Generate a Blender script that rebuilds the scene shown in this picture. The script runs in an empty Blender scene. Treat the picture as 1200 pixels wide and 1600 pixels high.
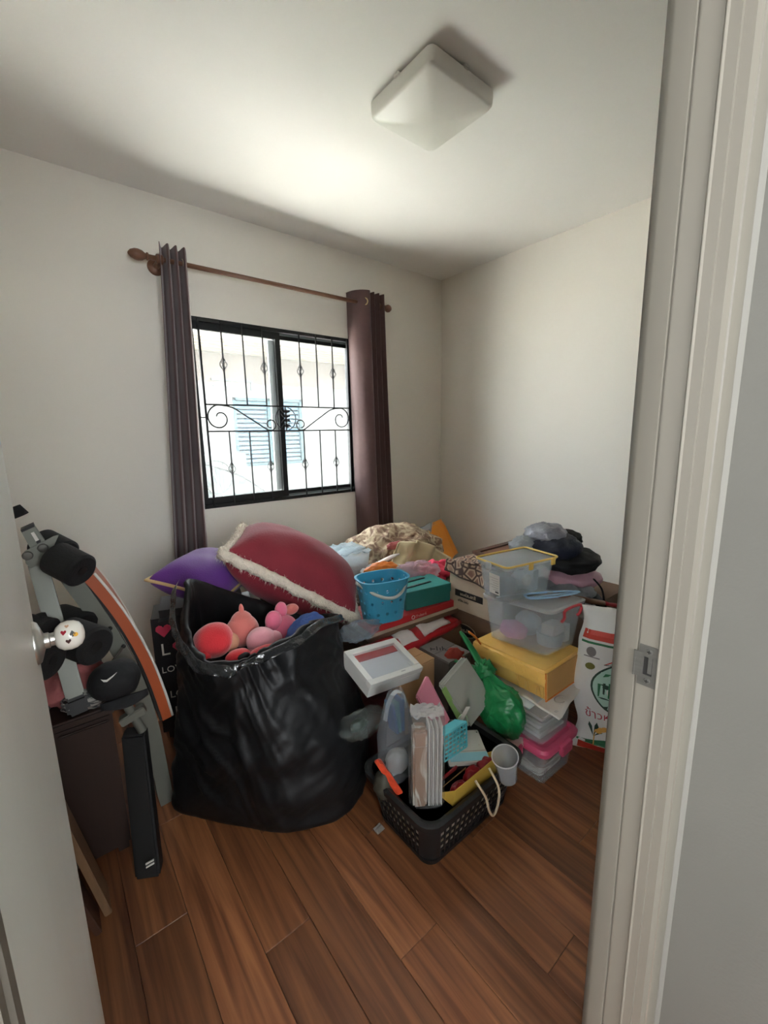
import bpy, bmesh, math, random
from mathutils import Vector, Matrix, noise
random.seed(7)
sc = bpy.context.scene
COL = sc.collection

# ------------------------------------------------------------------ camera
CAM = Vector((0, 0, 1.32)); FPX = 663.55
YAW, PITCH, ROLL = (math.radians(a) for a in (38.756, 10.364, -1.1105))
fw = Vector((math.sin(YAW)*math.cos(PITCH), math.cos(YAW)*math.cos(PITCH), -math.sin(PITCH)))
r0 = Vector((math.cos(YAW), -math.sin(YAW), 0)); u0 = r0.cross(fw)
rt = r0*math.cos(ROLL) + u0*math.sin(ROLL); up = u0*math.cos(ROLL) - r0*math.sin(ROLL)
cd = bpy.data.cameras.new('camera'); cam = bpy.data.objects.new('camera', cd); COL.objects.link(cam)
cd.sensor_fit = 'VERTICAL'; cd.sensor_height = 24; cd.lens = FPX/1600*24; cd.clip_start = .02; cd.clip_end = 100
cam.matrix_world = Matrix(((rt.x, up.x, -fw.x, CAM.x), (rt.y, up.y, -fw.y, CAM.y), (rt.z, up.z, -fw.z, CAM.z), (0, 0, 0, 1)))
sc.camera = cam

# ------------------------------------------------------------------ world, sun, exposure
w = bpy.data.worlds.new('sky'); sc.world = w; w.use_nodes = True
bg = w.node_tree.nodes['Background']; bg.inputs[0].default_value = (.93, .97, 1, 1); bg.inputs[1].default_value = 4.6
sd = bpy.data.lights.new('sun', 'SUN'); sd.energy = 28; sd.angle = .02; sd.color = (1, .98, .95)
sun = bpy.data.objects.new('sun', sd); COL.objects.link(sun)
sun.rotation_euler = Vector((.35, -.03, -1)).to_track_quat('-Z', 'Y').to_euler()
sc.view_settings.view_transform = 'Standard'; sc.view_settings.look = 'None'
sc.view_settings.exposure = 1.95; sc.view_settings.gamma = 1; sc.view_settings.use_curve_mapping = False
sc.cycles.use_denoising = True; sc.cycles.use_adaptive_sampling = False; sc.cycles.max_bounces = 12; sc.cycles.diffuse_bounces = 8
sc.cycles.transparent_max_bounces = 24; sc.cycles.sample_clamp_indirect = 12
sc.cycles.caustics_reflective = False; sc.cycles.caustics_refractive = False

# ------------------------------------------------------------------ helpers
def ray(px, py): return fw + rt*((px-600)/FPX) - up*((py-800)/FPX)
def on(ax, v, px, py):
    d = ray(px, py); return CAM + d*((v-CAM[ax])/d[ax])
def X(px, py, v): return on(0, v, px, py)
def Y(px, py, v): return on(1, v, px, py)
def Z(px, py, v): return on(2, v, px, py)
V = Vector

def lin(c):
    c = c/255
    return c/12.92 if c <= .04045 else ((c+.055)/1.055)**2.4
def rgb(r, g, b): return (lin(r), lin(g), lin(b), 1)
MATS = {}
def mat(name, col, rough=.6, metal=0, var=.06, vscale=6, bump=0, bscale=40, spec=.5, stretch=None, sheen=0, coat=0, emit=0):
    if name in MATS: return MATS[name]
    m = bpy.data.materials.new(name); m.use_nodes = True; nt = m.node_tree; b = nt.nodes['Principled BSDF']
    c = rgb(*col)
    b.inputs['Roughness'].default_value = rough; b.inputs['Metallic'].default_value = metal
    b.inputs['Specular IOR Level'].default_value = spec
    if sheen: b.inputs['Sheen Weight'].default_value = sheen
    if coat: b.inputs['Coat Weight'].default_value = coat
    tc = nt.nodes.new('ShaderNodeTexCoord'); mp = nt.nodes.new('ShaderNodeMapping')
    nt.links.new(tc.outputs['Object'], mp.inputs[0])
    if stretch: mp.inputs['Scale'].default_value = stretch
    n = nt.nodes.new('ShaderNodeTexNoise'); n.inputs['Scale'].default_value = vscale; n.inputs['Detail'].default_value = 4
    nt.links.new(mp.outputs[0], n.inputs['Vector'])
    cr = nt.nodes.new('ShaderNodeMapRange'); cr.inputs['From Min'].default_value = .3; cr.inputs['From Max'].default_value = .7
    cr.inputs['To Min'].default_value = 1-var; cr.inputs['To Max'].default_value = 1+var
    nt.links.new(n.outputs['Fac'], cr.inputs['Value'])
    mx = nt.nodes.new('ShaderNodeMix'); mx.data_type = 'RGBA'; mx.blend_type = 'MULTIPLY'; mx.inputs[0].default_value = 1
    mx.inputs[6].default_value = c; nt.links.new(cr.outputs[0], mx.inputs[7]); nt.links.new(mx.outputs[2], b.inputs['Base Color'])
    if bump:
        n2 = nt.nodes.new('ShaderNodeTexNoise'); n2.inputs['Scale'].default_value = bscale; n2.inputs['Detail'].default_value = 3
        nt.links.new(mp.outputs[0], n2.inputs['Vector'])
        bp = nt.nodes.new('ShaderNodeBump'); bp.inputs['Strength'].default_value = bump; bp.inputs['Distance'].default_value = .01
        nt.links.new(n2.outputs['Fac'], bp.inputs['Height']); nt.links.new(bp.outputs[0], b.inputs['Normal'])
    m.diffuse_color = c
    MATS[name] = m; return m
def clear(name, tint, opac=.35, rough=.15, body=None, bump=0, bscale=30):
    """thin clear or milky plastic / glass: part see-through, part diffuse with a gloss"""
    if name in MATS: return MATS[name]
    m = bpy.data.materials.new(name); m.use_nodes = True; nt = m.node_tree; b = nt.nodes['Principled BSDF']
    out = [n for n in nt.nodes if n.type == 'OUTPUT_MATERIAL'][0]
    b.inputs['Base Color'].default_value = rgb(*(body or tint)); b.inputs['Roughness'].default_value = rough
    t = nt.nodes.new('ShaderNodeBsdfTransparent'); t.inputs[0].default_value = rgb(*tint)
    mx = nt.nodes.new('ShaderNodeMixShader'); mx.inputs[0].default_value = opac
    tl_ = nt.nodes.new('ShaderNodeBsdfTranslucent'); tl_.inputs[0].default_value = rgb(*(body or tint)); m2 = nt.nodes.new('ShaderNodeMixShader'); m2.inputs[0].default_value = .6
    nt.links.new(b.outputs[0], m2.inputs[1]); nt.links.new(tl_.outputs[0], m2.inputs[2])
    nt.links.new(t.outputs[0], mx.inputs[1]); nt.links.new(m2.outputs[0], mx.inputs[2]); nt.links.new(mx.outputs[0], out.inputs[0])
    if bump:
        n2 = nt.nodes.new('ShaderNodeTexNoise'); n2.inputs['Scale'].default_value = bscale
        tc = nt.nodes.new('ShaderNodeTexCoord'); nt.links.new(tc.outputs['Object'], n2.inputs['Vector'])
        bp = nt.nodes.new('ShaderNodeBump'); bp.inputs['Strength'].default_value = bump; bp.inputs['Distance'].default_value = .02
        nt.links.new(n2.outputs['Fac'], bp.inputs['Height']); nt.links.new(bp.outputs[0], b.inputs['Normal'])
    MATS[name] = m; return m
def two_tone(name, a, bcol, kind='noise', scale=12, lo=.45, hi=.55, rough=.7, stretch=None, third=None):
    """printed fabric: two colours split by a procedural pattern"""
    m = bpy.data.materials.new(name); m.use_nodes = True; nt = m.node_tree; b = nt.nodes['Principled BSDF']
    b.inputs['Roughness'].default_value = rough
    tc = nt.nodes.new('ShaderNodeTexCoord'); mp = nt.nodes.new('ShaderNodeMapping'); nt.links.new(tc.outputs['Object'], mp.inputs[0])
    if stretch: mp.inputs['Scale'].default_value = stretch
    if kind == 'voronoi':
        n = nt.nodes.new('ShaderNodeTexVoronoi'); n.feature = 'DISTANCE_TO_EDGE'; fac = n.outputs['Distance']
    else:
        n = nt.nodes.new('ShaderNodeTexNoise'); n.inputs['Detail'].default_value = 5; n.inputs['Distortion'].default_value = 1.5; fac = n.outputs['Fac']
    n.inputs['Scale'].default_value = scale; nt.links.new(mp.outputs[0], n.inputs['Vector'])
    r = nt.nodes.new('ShaderNodeValToRGB'); e = r.color_ramp.elements
    e[0].position = lo; e[0].color = rgb(*a); e[1].position = hi; e[1].color = rgb(*bcol)
    if third: x = e.new(min(hi+.12, .98)); x.color = rgb(*third)
    nt.links.new(fac, r.inputs[0]); nt.links.new(r.outputs[0], b.inputs['Base Color'])
    MATS[name] = m; return m

def wloc(o):
    p = V((0, 0, 0))
    while o is not None: p += o.location; o = o.parent
    return p
def tag(o, label=None, cat=None, group=None, kind=None):
    if label: o['label'] = label
    if cat: o['category'] = cat
    if group: o['group'] = group
    if kind: o['kind'] = kind
    return o
def thing(name, label, cat, loc, group=None, kind=None):
    o = bpy.data.objects.new(name, None); COL.objects.link(o); o.location = loc; o.empty_display_size = .05
    return tag(o, label, cat, group, kind)
def mesh(name, vs, fs, m, parent=None, smooth=False):
    """one mesh object from world-space points; its origin is its parent's, or its own base when it stands alone"""
    vs = [V(v) for v in vs]
    if parent is not None: o0 = wloc(parent)
    else:
        xs = [v.x for v in vs]; ys = [v.y for v in vs]
        o0 = V(((min(xs)+max(xs))/2, (min(ys)+max(ys))/2, min(v.z for v in vs)))
    me = bpy.data.meshes.new(name); me.from_pydata([v-o0 for v in vs], [], fs); me.update()
    bm = bmesh.new(); bm.from_mesh(me); bmesh.ops.recalc_face_normals(bm, faces=bm.faces); bm.to_mesh(me); bm.free()
    if smooth: me.polygons.foreach_set('use_smooth', [True]*len(me.polygons))
    ms = m if isinstance(m, (list, tuple)) else [m]
    for q in ms: me.materials.append(q)
    o = bpy.data.objects.new(name, me); COL.objects.link(o)
    if parent is not None: o.parent = parent
    else: o.location = o0
    return o
BOXF = [(0,1,2,3),(4,7,6,5),(0,4,5,1),(1,5,6,2),(2,6,7,3),(3,7,4,0)]
def bevel_mesh(vs, fs, b, seg=2):
    bm = bmesh.new(); q = [bm.verts.new(v) for v in vs]
    for f in fs: bm.faces.new([q[i] for i in f])
    bmesh.ops.recalc_face_normals(bm, faces=bm.faces)
    bmesh.ops.bevel(bm, geom=list(bm.edges), offset=b, segments=seg, affect='EDGES', clamp_overlap=True)
    bm.verts.index_update()
    r = [v.co.copy() for v in bm.verts], [[v.index for v in f.verts] for f in bm.faces]
    bm.free(); return r
class G:
    """collects several solids for ONE part"""
    def __init__(s): s.v = []; s.f = []
    def add(s, vs, fs):
        n = len(s.v); s.v += [V(v) for v in vs]; s.f += [tuple(i+n for i in f) for f in fs]; return s
    def obox(s, p, a, b, c, bev=0, seg=2):
        p, a, b, c = V(p), V(a), V(b), V(c)
        vs = [p, p+a, p+a+b, p+b, p+c, p+a+c, p+a+b+c, p+b+c]; fs = BOXF
        if bev: vs, fs = bevel_mesh(vs, fs, bev, seg)
        return s.add(vs, fs)
    def box(s, x0, x1, y0, y1, z0, z1, bev=0, seg=2): return s.obox((x0, y0, z0), (x1-x0, 0, 0), (0, y1-y0, 0), (0, 0, z1-z0), bev, seg)
    def tube(s, pts, r, n=10, closed=False, cap=True, flat=1.0):
        pts = [V(p) for p in pts]; N = len(pts); rs = r if isinstance(r, (list, tuple)) else [r]*N
        vs = []; fs = []; prev = None
        for i, p in enumerate(pts):
            t = (pts[(i+1) % N]-pts[i-1]) if closed else (pts[min(i+1, N-1)]-pts[max(i-1, 0)])
            t.normalize()
            if prev is None:
                a = V((0, 0, 1)) if abs(t.z) < .9 else V((1, 0, 0)); e = t.cross(a).normalized()
            else: e = (prev-t*prev.dot(t)).normalized()
            prev = e; g = t.cross(e)
            for k in range(n):
                an = 2*math.pi*k/n; vs.append(p+(e*math.cos(an)+g*math.sin(an)*flat)*rs[i])
        for i in range(N if closed else N-1):
            j = (i+1) % N
            for k in range(n): k2 = (k+1) % n; fs.append((i*n+k, i*n+k2, j*n+k2, j*n+k))
        if cap and not closed: fs += [tuple(range(n))[::-1], tuple((N-1)*n+k for k in range(n))]
        return s.add(vs, fs)
    def lathe(s, c, ax, prof, n=24, cap=True):
        """prof: list of (radius, distance along the axis)"""
        c, ax = V(c), V(ax).normalized(); a = V((0, 0, 1)) if abs(ax.z) < .9 else V((1, 0, 0))
        e = ax.cross(a).normalized(); g = ax.cross(e); vs = []; fs = []
        for r, d in prof:
            for k in range(n):
                an = 2*math.pi*k/n; vs.append(c+ax*d+(e*math.cos(an)+g*math.sin(an))*max(r, 1e-5))
        for i in range(len(prof)-1):
            for k in range(n): k2 = (k+1) % n; fs.append((i*n+k, i*n+k2, (i+1)*n+k2, (i+1)*n+k))
        if cap: fs += [tuple(range(n))[::-1], tuple((len(prof)-1)*n+k for k in range(n))]
        return s.add(vs, fs)
    def blob(s, c, rad, amp=0, ns=5, seed=0, nu=28, nv=16, pw=1.0, axes=None, floor=None, fold=0):
        """a soft lump: superellipsoid with noise folds"""
        c = V(c); ax = axes or (V((1, 0, 0)), V((0, 1, 0)), V((0, 0, 1))); vs = []; fs = []
        def sp(q): return math.copysign(abs(q)**pw, q)
        for j in range(nv+1):
            ph = -math.pi/2+math.pi*j/nv
            for i in range(nu):
                th = 2*math.pi*i/nu
                d = V((sp(math.cos(ph))*sp(math.cos(th)), sp(math.cos(ph))*sp(math.sin(th)), sp(math.sin(ph))))
                k = 1
                if amp:
                    q = d*ns*.5+V((seed*7.3, seed*1.7, seed*3.1)); k += amp*noise.noise(q)
                    if fold: k += fold*(1-abs(noise.noise(q*2.3))*2.2)*.5
                p = c+(ax[0]*d.x*rad[0]+ax[1]*d.y*rad[1]+ax[2]*d.z*rad[2])*k
                if floor is not None and p.z < floor: p.z = floor
                vs.append(p)
        for j in range(nv):
            for i in range(nu): i2 = (i+1) % nu; fs.append((j*nu+i, j*nu+i2, (j+1)*nu+i2, (j+1)*nu+i))
        return s.add(vs, fs)
    def sheet(s, fn, nu, nv, th=.002):
        """a thin double-sided sheet from fn(u, v) -> point"""
        P = [[V(fn(i/nu, j/nv)) for i in range(nu+1)] for j in range(nv+1)]; top = []; bot = []
        for j in range(nv+1):
            for i in range(nu+1):
                a = P[j][min(i+1, nu)]-P[j][max(i-1, 0)]; b = P[min(j+1, nv)][i]-P[max(j-1, 0)][i]
                n = a.cross(b)
                n = n.normalized() if n.length > 1e-12 else V((0, 0, 1))
                top.append(P[j][i]+n*th/2); bot.append(P[j][i]-n*th/2)
        k = len(top); W = nu+1; fs = []
        for j in range(nv):
            for i in range(nu):
                a = j*W+i; fs.append((a, a+1, a+W+1, a+W)); fs.append((k+a, k+a+W, k+a+W+1, k+a+1))
        for i in range(nu):
            fs.append((i, k+i, k+i+1, i+1)); a = nv*W+i; fs.append((a, a+1, k+a+1, k+a))
        for j in range(nv):
            a = j*W; fs.append((a, a+W, k+a+W, k+a)); a += nu; fs.append((a, k+a, k+a+W, a+W))
        return s.add(top+bot, fs)
    def prism(s, outline, d):
        """flat outline (world points) pushed along d"""
        n = len(outline); d = V(d); o = [V(p) for p in outline]
        fs = [tuple(range(n)), tuple(range(n, 2*n))[::-1]]+[(i, (i+1) % n, n+(i+1) % n, n+i) for i in range(n)]
        return s.add(o+[p+d for p in o], fs)
    def out(s, name, m, parent=None, smooth=False): return mesh(name, s.v, s.f, m, parent, smooth)
def smooth_ang(o, ang=40):
    me = o.data; me.polygons.foreach_set('use_smooth', [True]*len(me.polygons))
    bm = bmesh.new(); bm.from_mesh(me)
    for e in bm.edges:
        if len(e.link_faces) == 2 and e.calc_face_angle(0) > math.radians(ang): e.smooth = False
    bm.to_mesh(me); bm.free(); return o
def spline(pts, n, closed=False):
    pts = [V(p) for p in pts]; N = len(pts); out = []; segs = N if closed else N-1
    for i in range(segs):
        g = lambda k: pts[k % N] if closed else pts[max(0, min(N-1, k))]
        p0, p1, p2, p3 = g(i-1), g(i), g(i+1), g(i+2)
        for k in range(n):
            t = k/n; out.append(.5*((2*p1)+(p2-p0)*t+(2*p0-5*p1+4*p2-p3)*t*t+(3*p1-p0-3*p2+p3)*t**3))
    if not closed: out.append(pts[-1])
    return out
def scribble(n, size, origin, ax, ay, m, parent, seed=0):
    """small print too blurred to read: a row of letter-like strokes"""
    rn_ = random.Random(seed); ax, ay = V(ax).normalized(), V(ay).normalized(); az = ax.cross(ay); g = G(); x = 0; og = V(origin)
    for k in range(n):
        w_ = size*rn_.uniform(.3, .55); h = size*rn_.choice((.55, .6, .85)); o = og+ax*x
        g.obox(o, ax*size*.13, ay*h, az*.0008)
        if rn_.random() < .7: g.obox(o+ay*h*rn_.choice((0, .42, .8)), ax*w_, ay*size*.12, az*.0008)
        if rn_.random() < .6: g.obox(o+ax*(w_-size*.12), ax*size*.12, ay*h*rn_.uniform(.6, 1), az*.0008)
        x += w_+size*.14
    return g.out('blurred_print', m, parent)
def words(txt, size, origin, ax, ay, m, parent, name='lettering', ext=.0008, center=False, bold=0):
    """flat lettering as a thin mesh standing on a surface"""
    cu = bpy.data.curves.new('t', 'FONT'); cu.body = txt; cu.size = size; cu.extrude = ext; cu.resolution_u = 2; cu.offset = bold
    if center: cu.align_x = 'CENTER'
    o = bpy.data.objects.new('t', cu); COL.objects.link(o)
    dg = bpy.context.evaluated_depsgraph_get(); me = o.evaluated_get(dg).to_mesh()
    vs = [v.co.copy() for v in me.vertices]; fs = [tuple(p.vertices) for p in me.polygons]
    bpy.data.objects.remove(o); bpy.data.curves.remove(cu)
    ax, ay = V(ax).normalized(), V(ay).normalized(); az = ax.cross(ay); og = V(origin)
    return mesh(name, [og+ax*v.x+ay*v.y+az*v.z for v in vs], fs, m, parent)
def bool_cut(o, cutters):
    c = mesh('cutter', cutters.v, cutters.f, o.data.materials[0])
    md = o.modifiers.new('b', 'BOOLEAN'); md.object = c; md.operation = 'DIFFERENCE'; md.solver = 'EXACT'
    dg = bpy.context.evaluated_depsgraph_get(); me = bpy.data.meshes.new_from_object(o.evaluated_get(dg))
    o.modifiers.clear(); o.data = me; bpy.data.objects.remove(c); return o
def ortho(p0, p1, p2):
    """corner p0, towards p1 and p2 -> exact right-angled frame"""
    a = V(p1)-V(p0); b = V(p2)-V(p0); n = a.cross(b).normalized(); bl = b.length; b2 = n.cross(a).normalized()*bl
    if b2.dot(b) < 0: b2 = -b2
    return V(p0), a, b2, n
def pillow(name, c, a, b, th, m, parent, nu=24, pinch=.08, seed=0, wr=.012):
    """cushion: centre c, half axes a and b, thickness th along the normal"""
    c, a, b = V(c), V(a), V(b); n = a.cross(b).normalized(); vs = []; fs = []
    for side in (1, -1):
        for j in range(nu+1):
            for i in range(nu+1):
                u = -1+2*i/nu; v = -1+2*j/nu
                h = max(0, (1-u*u)*(1-v*v))**.42
                k = 1-pinch*(1-abs(v)**2)*abs(u)**3; k2 = 1-pinch*(1-abs(u)**2)*abs(v)**3
                p = c+a*u*k+b*v*k2+n*side*th*.5*h
                q = p*9+V((seed, 0, 0)); p += n*side*wr*noise.noise(q)*min(1, h*3)
                vs.append(p)
    W = nu+1; K = W*W
    for j in range(nu):
        for i in range(nu):
            q = j*W+i; fs.append((q, q+1, q+W+1, q+W)); fs.append((K+q, K+q+W, K+q+W+1, K+q+1))
    o = mesh(name, vs, fs, m, parent, True)
    bm = bmesh.new(); bm.from_mesh(o.data); bmesh.ops.remove_doubles(bm, verts=bm.verts, dist=.0008); bmesh.ops.recalc_face_normals(bm, faces=bm.faces); bm.to_mesh(o.data); bm.free()
    o.data.polygons.foreach_set('use_smooth', [True]*len(o.data.polygons))
    edge = []
    for k in range(4):
        for i in range(nu):
            t = -1+2*i/nu; u, v = ((t, -1), (1, t), (-t, 1), (-1, -t))[k]
            edge.append(c+a*u*(1-pinch*(1-v*v)*abs(u)**3)+b*v*(1-pinch*(1-u*u)*abs(v)**3))
    return o, edge
# ------------------------------------------------------------------ room shell
D, W, L, Y0, YC, HC = 2.718, 2.859, -.22, .226, .165, 2.6
WX0, WX1, WZ0, WZ1 = .735, 1.935, .885, 2.012
m_wall = mat('wall_paint', (226, 222, 213), .75, var=.015, vscale=2, bump=.03, bscale=120)
m_ceil = mat('ceiling_paint', (230, 229, 225), .8, var=.012, vscale=2)
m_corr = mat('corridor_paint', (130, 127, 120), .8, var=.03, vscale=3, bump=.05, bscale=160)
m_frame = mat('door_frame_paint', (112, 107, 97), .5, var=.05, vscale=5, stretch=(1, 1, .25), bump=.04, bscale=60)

def plank_mat():
    m = bpy.data.materials.new('laminate_planks'); m.use_nodes = True; nt = m.node_tree; b = nt.nodes['Principled BSDF']
    N = nt.nodes.new; lk = nt.links.new
    tc = N('ShaderNodeTexCoord'); oi = N('ShaderNodeObjectInfo'); mp = N('ShaderNodeMapping'); mp.inputs['Scale'].default_value = (26, 1.1, 1)
    ad = N('ShaderNodeVectorMath'); ad.operation = 'ADD'; sc_ = N('ShaderNodeVectorMath'); sc_.operation = 'SCALE'; sc_.inputs[3].default_value = 37
    cb = N('ShaderNodeCombineXYZ'); lk(oi.outputs['Random'], cb.inputs[0]); lk(oi.outputs['Random'], cb.inputs[1]); lk(cb.outputs[0], sc_.inputs[0])
    lk(tc.outputs['Object'], ad.inputs[0]); lk(sc_.outputs[0], ad.inputs[1]); lk(ad.outputs[0], mp.inputs[0])
    n = N('ShaderNodeTexNoise'); n.inputs['Scale'].default_value = 1.6; n.inputs['Detail'].default_value = 6; n.inputs['Distortion'].default_value = .8; lk(mp.outputs[0], n.inputs['Vector'])
    r = N('ShaderNodeValToRGB'); e = r.color_ramp.elements; e[0].position = .32; e[0].color = rgb(92, 52, 32); e[1].position = .72; e[1].color = rgb(152, 98, 62)
    lk(n.outputs['Fac'], r.inputs[0])
    mr = N('ShaderNodeMapRange'); mr.inputs['To Min'].default_value = .68; mr.inputs['To Max'].default_value = 1.18; lk(oi.outputs['Random'], mr.inputs['Value'])
    mx = N('ShaderNodeMix'); mx.data_type = 'RGBA'; mx.blend_type = 'MULTIPLY'; mx.inputs[0].default_value = 1; lk(r.outputs[0], mx.inputs[6]); lk(mr.outputs[0], mx.inputs[7])
    lk(mx.outputs[2], b.inputs['Base Color']); b.inputs['Roughness'].default_value = .42
    return m
m_plank = plank_mat()
m_dark = mat('dark_joint', (40, 26, 18), .8)
fl = tag(G().box(L-.1, W+.1, -1.4, D+.1, -.06, -.004).out('floor', m_dark), kind='structure', label='reddish-brown laminate plank floor of the storeroom')
PW = .1305; k = 0; x = .163-3*PW
while x < W:
    y = -1.4 + (k*.37 % 1.0)*.9 - .9; k += 1
    while y < D:
        y2 = min(y+.92, D); y1 = max(y, -1.4)
        if y2-y1 > .02:
            x1, x2 = max(x, L), min(x+PW, W)
            p = G().box(x1+.0006, x2-.0006, y1+.0006, y2-.0006, -.012, 0, .0008, 1).out('plank', m_plank, fl)
        y += .92
    x += PW
tag(G().box(L-.1, W+.1, Y0-.1, D+.1, HC, HC+.08).out('ceiling', m_ceil), kind='structure', label='off-white painted ceiling of the storeroom')
# window wall with its opening
g = G(); T = .1
g.box(L-.1, WX0, D, D+T, 0, HC).box(WX1, W+.1, D, D+T, 0, HC).box(WX0, WX1, D, D+T, 0, WZ0).box(WX0, WX1, D, D+T, WZ1, HC)
tag(g.out('wall_back', m_wall), kind='structure', label='off-white wall with the grilled window')
tag(G().box(W, W+.1, Y0, D, 0, HC).out('wall_right', m_wall), kind='structure', label='plain off-white wall right of the window corner')
tag(G().box(L-.1, L, Y0, D, 0, HC).out('wall_left', m_wall), kind='structure', label='off-white wall behind the open door')
JX0, JX1, DH = -.038, .6, 2.06
g = G(); g.box(L-.1, JX0-.035, YC, Y0, 0, HC).box(JX1+.035, W+.1, YC, Y0, 0, HC).box(JX0-.035, JX1+.035, YC, Y0, DH, HC)
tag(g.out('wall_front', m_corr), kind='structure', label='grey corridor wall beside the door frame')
# corridor on the camera's side; unseen back and left openings added for fill daylight
g = G(); CX0, CX1, CZ0, CZ1 = -.7, .55, 1.0, 2.15
g.box(-1.6, CX0, -1.5, -1.4, 0, HC).box(CX1, W+.1, -1.5, -1.4, 0, HC).box(CX0, CX1, -1.5, -1.4, 0, CZ0).box(CX0, CX1, -1.5, -1.4, CZ1, HC)
tag(g.out('wall_corridor_back', m_corr), kind='structure', label='corridor wall behind the camera with an unseen opening added for fill light')
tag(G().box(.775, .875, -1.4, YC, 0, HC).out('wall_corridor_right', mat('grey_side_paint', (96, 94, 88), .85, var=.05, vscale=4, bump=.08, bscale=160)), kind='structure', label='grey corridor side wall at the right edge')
tag(G().box(-1.7, -1.6, -1.4, Y0, 0, .85).box(-1.7, -1.6, -1.4, Y0, 2.2, HC).box(-1.7, -1.6, -1.4, -1.3, .85, 2.2).box(-1.7, -1.6, -.15, Y0, .85, 2.2).out('wall_corridor_left', m_corr), kind='structure', label='corridor end wall on the left with an unseen opening added for fill light')  # opening added to light the pile and floor through the doorway
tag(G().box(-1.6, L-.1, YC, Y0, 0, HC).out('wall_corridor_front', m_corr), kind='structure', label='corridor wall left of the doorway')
tag(G().box(-1.7, W+.1, -1.5, Y0-.1, HC, HC+.08).out('ceiling_corridor', m_ceil), kind='structure', label='corridor ceiling')
tag(G().box(-1.6, L-.1, -1.4, Y0, -.06, 0).out('floor_corridor', m_dark), kind='structure', label='corridor floor')

# ------------------------------------------------------------------ door frame (right jamb with strike plate), left jamb, head
def jamb(sgn, x):
    """profile in (x, y), extruded upward: rounded room edge, latch strip, groove, ridge, stop, moulded casing on the corridor side"""
    pr = [(.010, Y0+.011), (.001, Y0+.001), (0, Y0-.002), (-.0015, .2035), (.0030, .2025), (.0030, .2012), (0, .2002), (0, .178), (-.0030, .1765), (-.0030, .1755), (0, .174), (.0, .1635),
          (.009, .1640), (.009, .1535), (.022, .1505), (.024, .1580), (.031, .1580), (.033, .1510), (.062, .1480), (.082, .152), (.094, .161), (.096, YC), (.035, YC), (.035, Y0+.011)]
    return [(x+sgn*a, b) for a, b in pr]
tf = thing('trim_1', 'grey-white painted door frame with moulded casing', None, (JX1, .2, 0), kind='structure')
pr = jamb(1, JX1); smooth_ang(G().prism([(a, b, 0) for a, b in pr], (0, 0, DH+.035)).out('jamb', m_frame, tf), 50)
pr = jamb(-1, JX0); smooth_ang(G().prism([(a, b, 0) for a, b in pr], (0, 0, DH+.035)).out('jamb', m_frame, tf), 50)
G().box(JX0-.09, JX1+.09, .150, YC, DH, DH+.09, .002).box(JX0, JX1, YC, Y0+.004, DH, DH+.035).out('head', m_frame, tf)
m_steel = mat('brushed_steel', (84, 82, 77), .5, metal=.35, var=.08, vscale=30, stretch=(1, 1, 8))
m_hole = mat('hole_dark', (24, 22, 20), .9)
sp = G(); z0, z1, ya, yb, q = .978, 1.036, .1755, .1995, JX1-.0012
sp.box(q, q+.002, ya, yb, z0, z0+.016).box(q, q+.002, ya, yb, z1-.016, z1).box(q, q+.002, ya, ya+.007, z0+.016, z1-.016).box(q, q+.002, yb-.006, yb, z0+.016, z1-.016)
sp.box(q-.0017, q-.0002, yb-.005, yb+.005, z0+.012, z1-.010, .0006).box(q-.0035, q-.001, yb+.0035, yb+.0055, z0+.012, z1-.010)
spo = sp.out('strike_plate', m_steel, tf); spo['label'] = 'brushed steel strike plate with two screws'
G().box(q+.0008, q+.0014, ya+.007, yb-.006, z0+.016, z1-.016).out('latch_hole', m_hole, spo)
G().box(q-.0004, q+.0014, ya+.0075, ya+.0125, z0+.019, z1-.016, .0004).out('latch_spring', m_steel, spo)
for zz in (z0+.008, z1-.008):
    s_ = G().lathe((q-.0012, (ya+yb)/2, zz), (1, 0, 0), [(.0012, 0), (.0036, .0002), (.0042, .0012)], 14).out('screw', m_steel, spo)
    G().box(q-.0016, q-.001, (ya+yb)/2-.0024, (ya+yb)/2+.0024, zz-.0005, zz+.0005).box(q-.0016, q-.001, (ya+yb)/2-.0005, (ya+yb)/2+.0005, zz-.0024, zz+.0024).out('screw_slot', m_hole, spo)

# ------------------------------------------------------------------ open door leaf with knob
m_leaf = mat('door_leaf_paint', (214, 215, 208), .38, var=.05, vscale=4, stretch=(1, 1, .2), bump=.03, bscale=30)
dl = thing('door_1', 'pale grey door leaf standing open', None, (-.06, .56, 0), kind='structure')
g = G().box(-.079, -.042, .236, .888, .008, 2.04, .003)
smooth_ang(g.out('leaf', m_leaf, dl))
m_chrome = mat('satin_chrome', (188, 186, 180), .28, metal=.9, var=.03)
m_knob = mat('glazed_white', (226, 222, 212), .18, var=.03, coat=.5)
ky, kz = .828, 1.008
kr = smooth_ang(G().lathe((-.042, ky, kz), (1, 0, 0), [(.034, 0), (.034, .002), (.031, .006), (.016, .011), (.0135, .012)], 32).lathe((-.031, ky, kz), (1, 0, 0), [(.0125, 0), (.0125, .007), (.0105, .0085), (.0105, .016), (.0125, .018)], 24).out('rosette', m_chrome, dl))
kb = G().lathe((-.017, ky, kz), (1, 0, 0), [(.0118, 0), (.017, .003), (.0225, .010), (.0238, .019), (.0225, .027), (.0185, .034), (.011, .0385), (.002, .040)], 32).out('knob', m_knob, dl, True)
kb['label'] = 'white glazed door knob with small painted marks'
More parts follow.
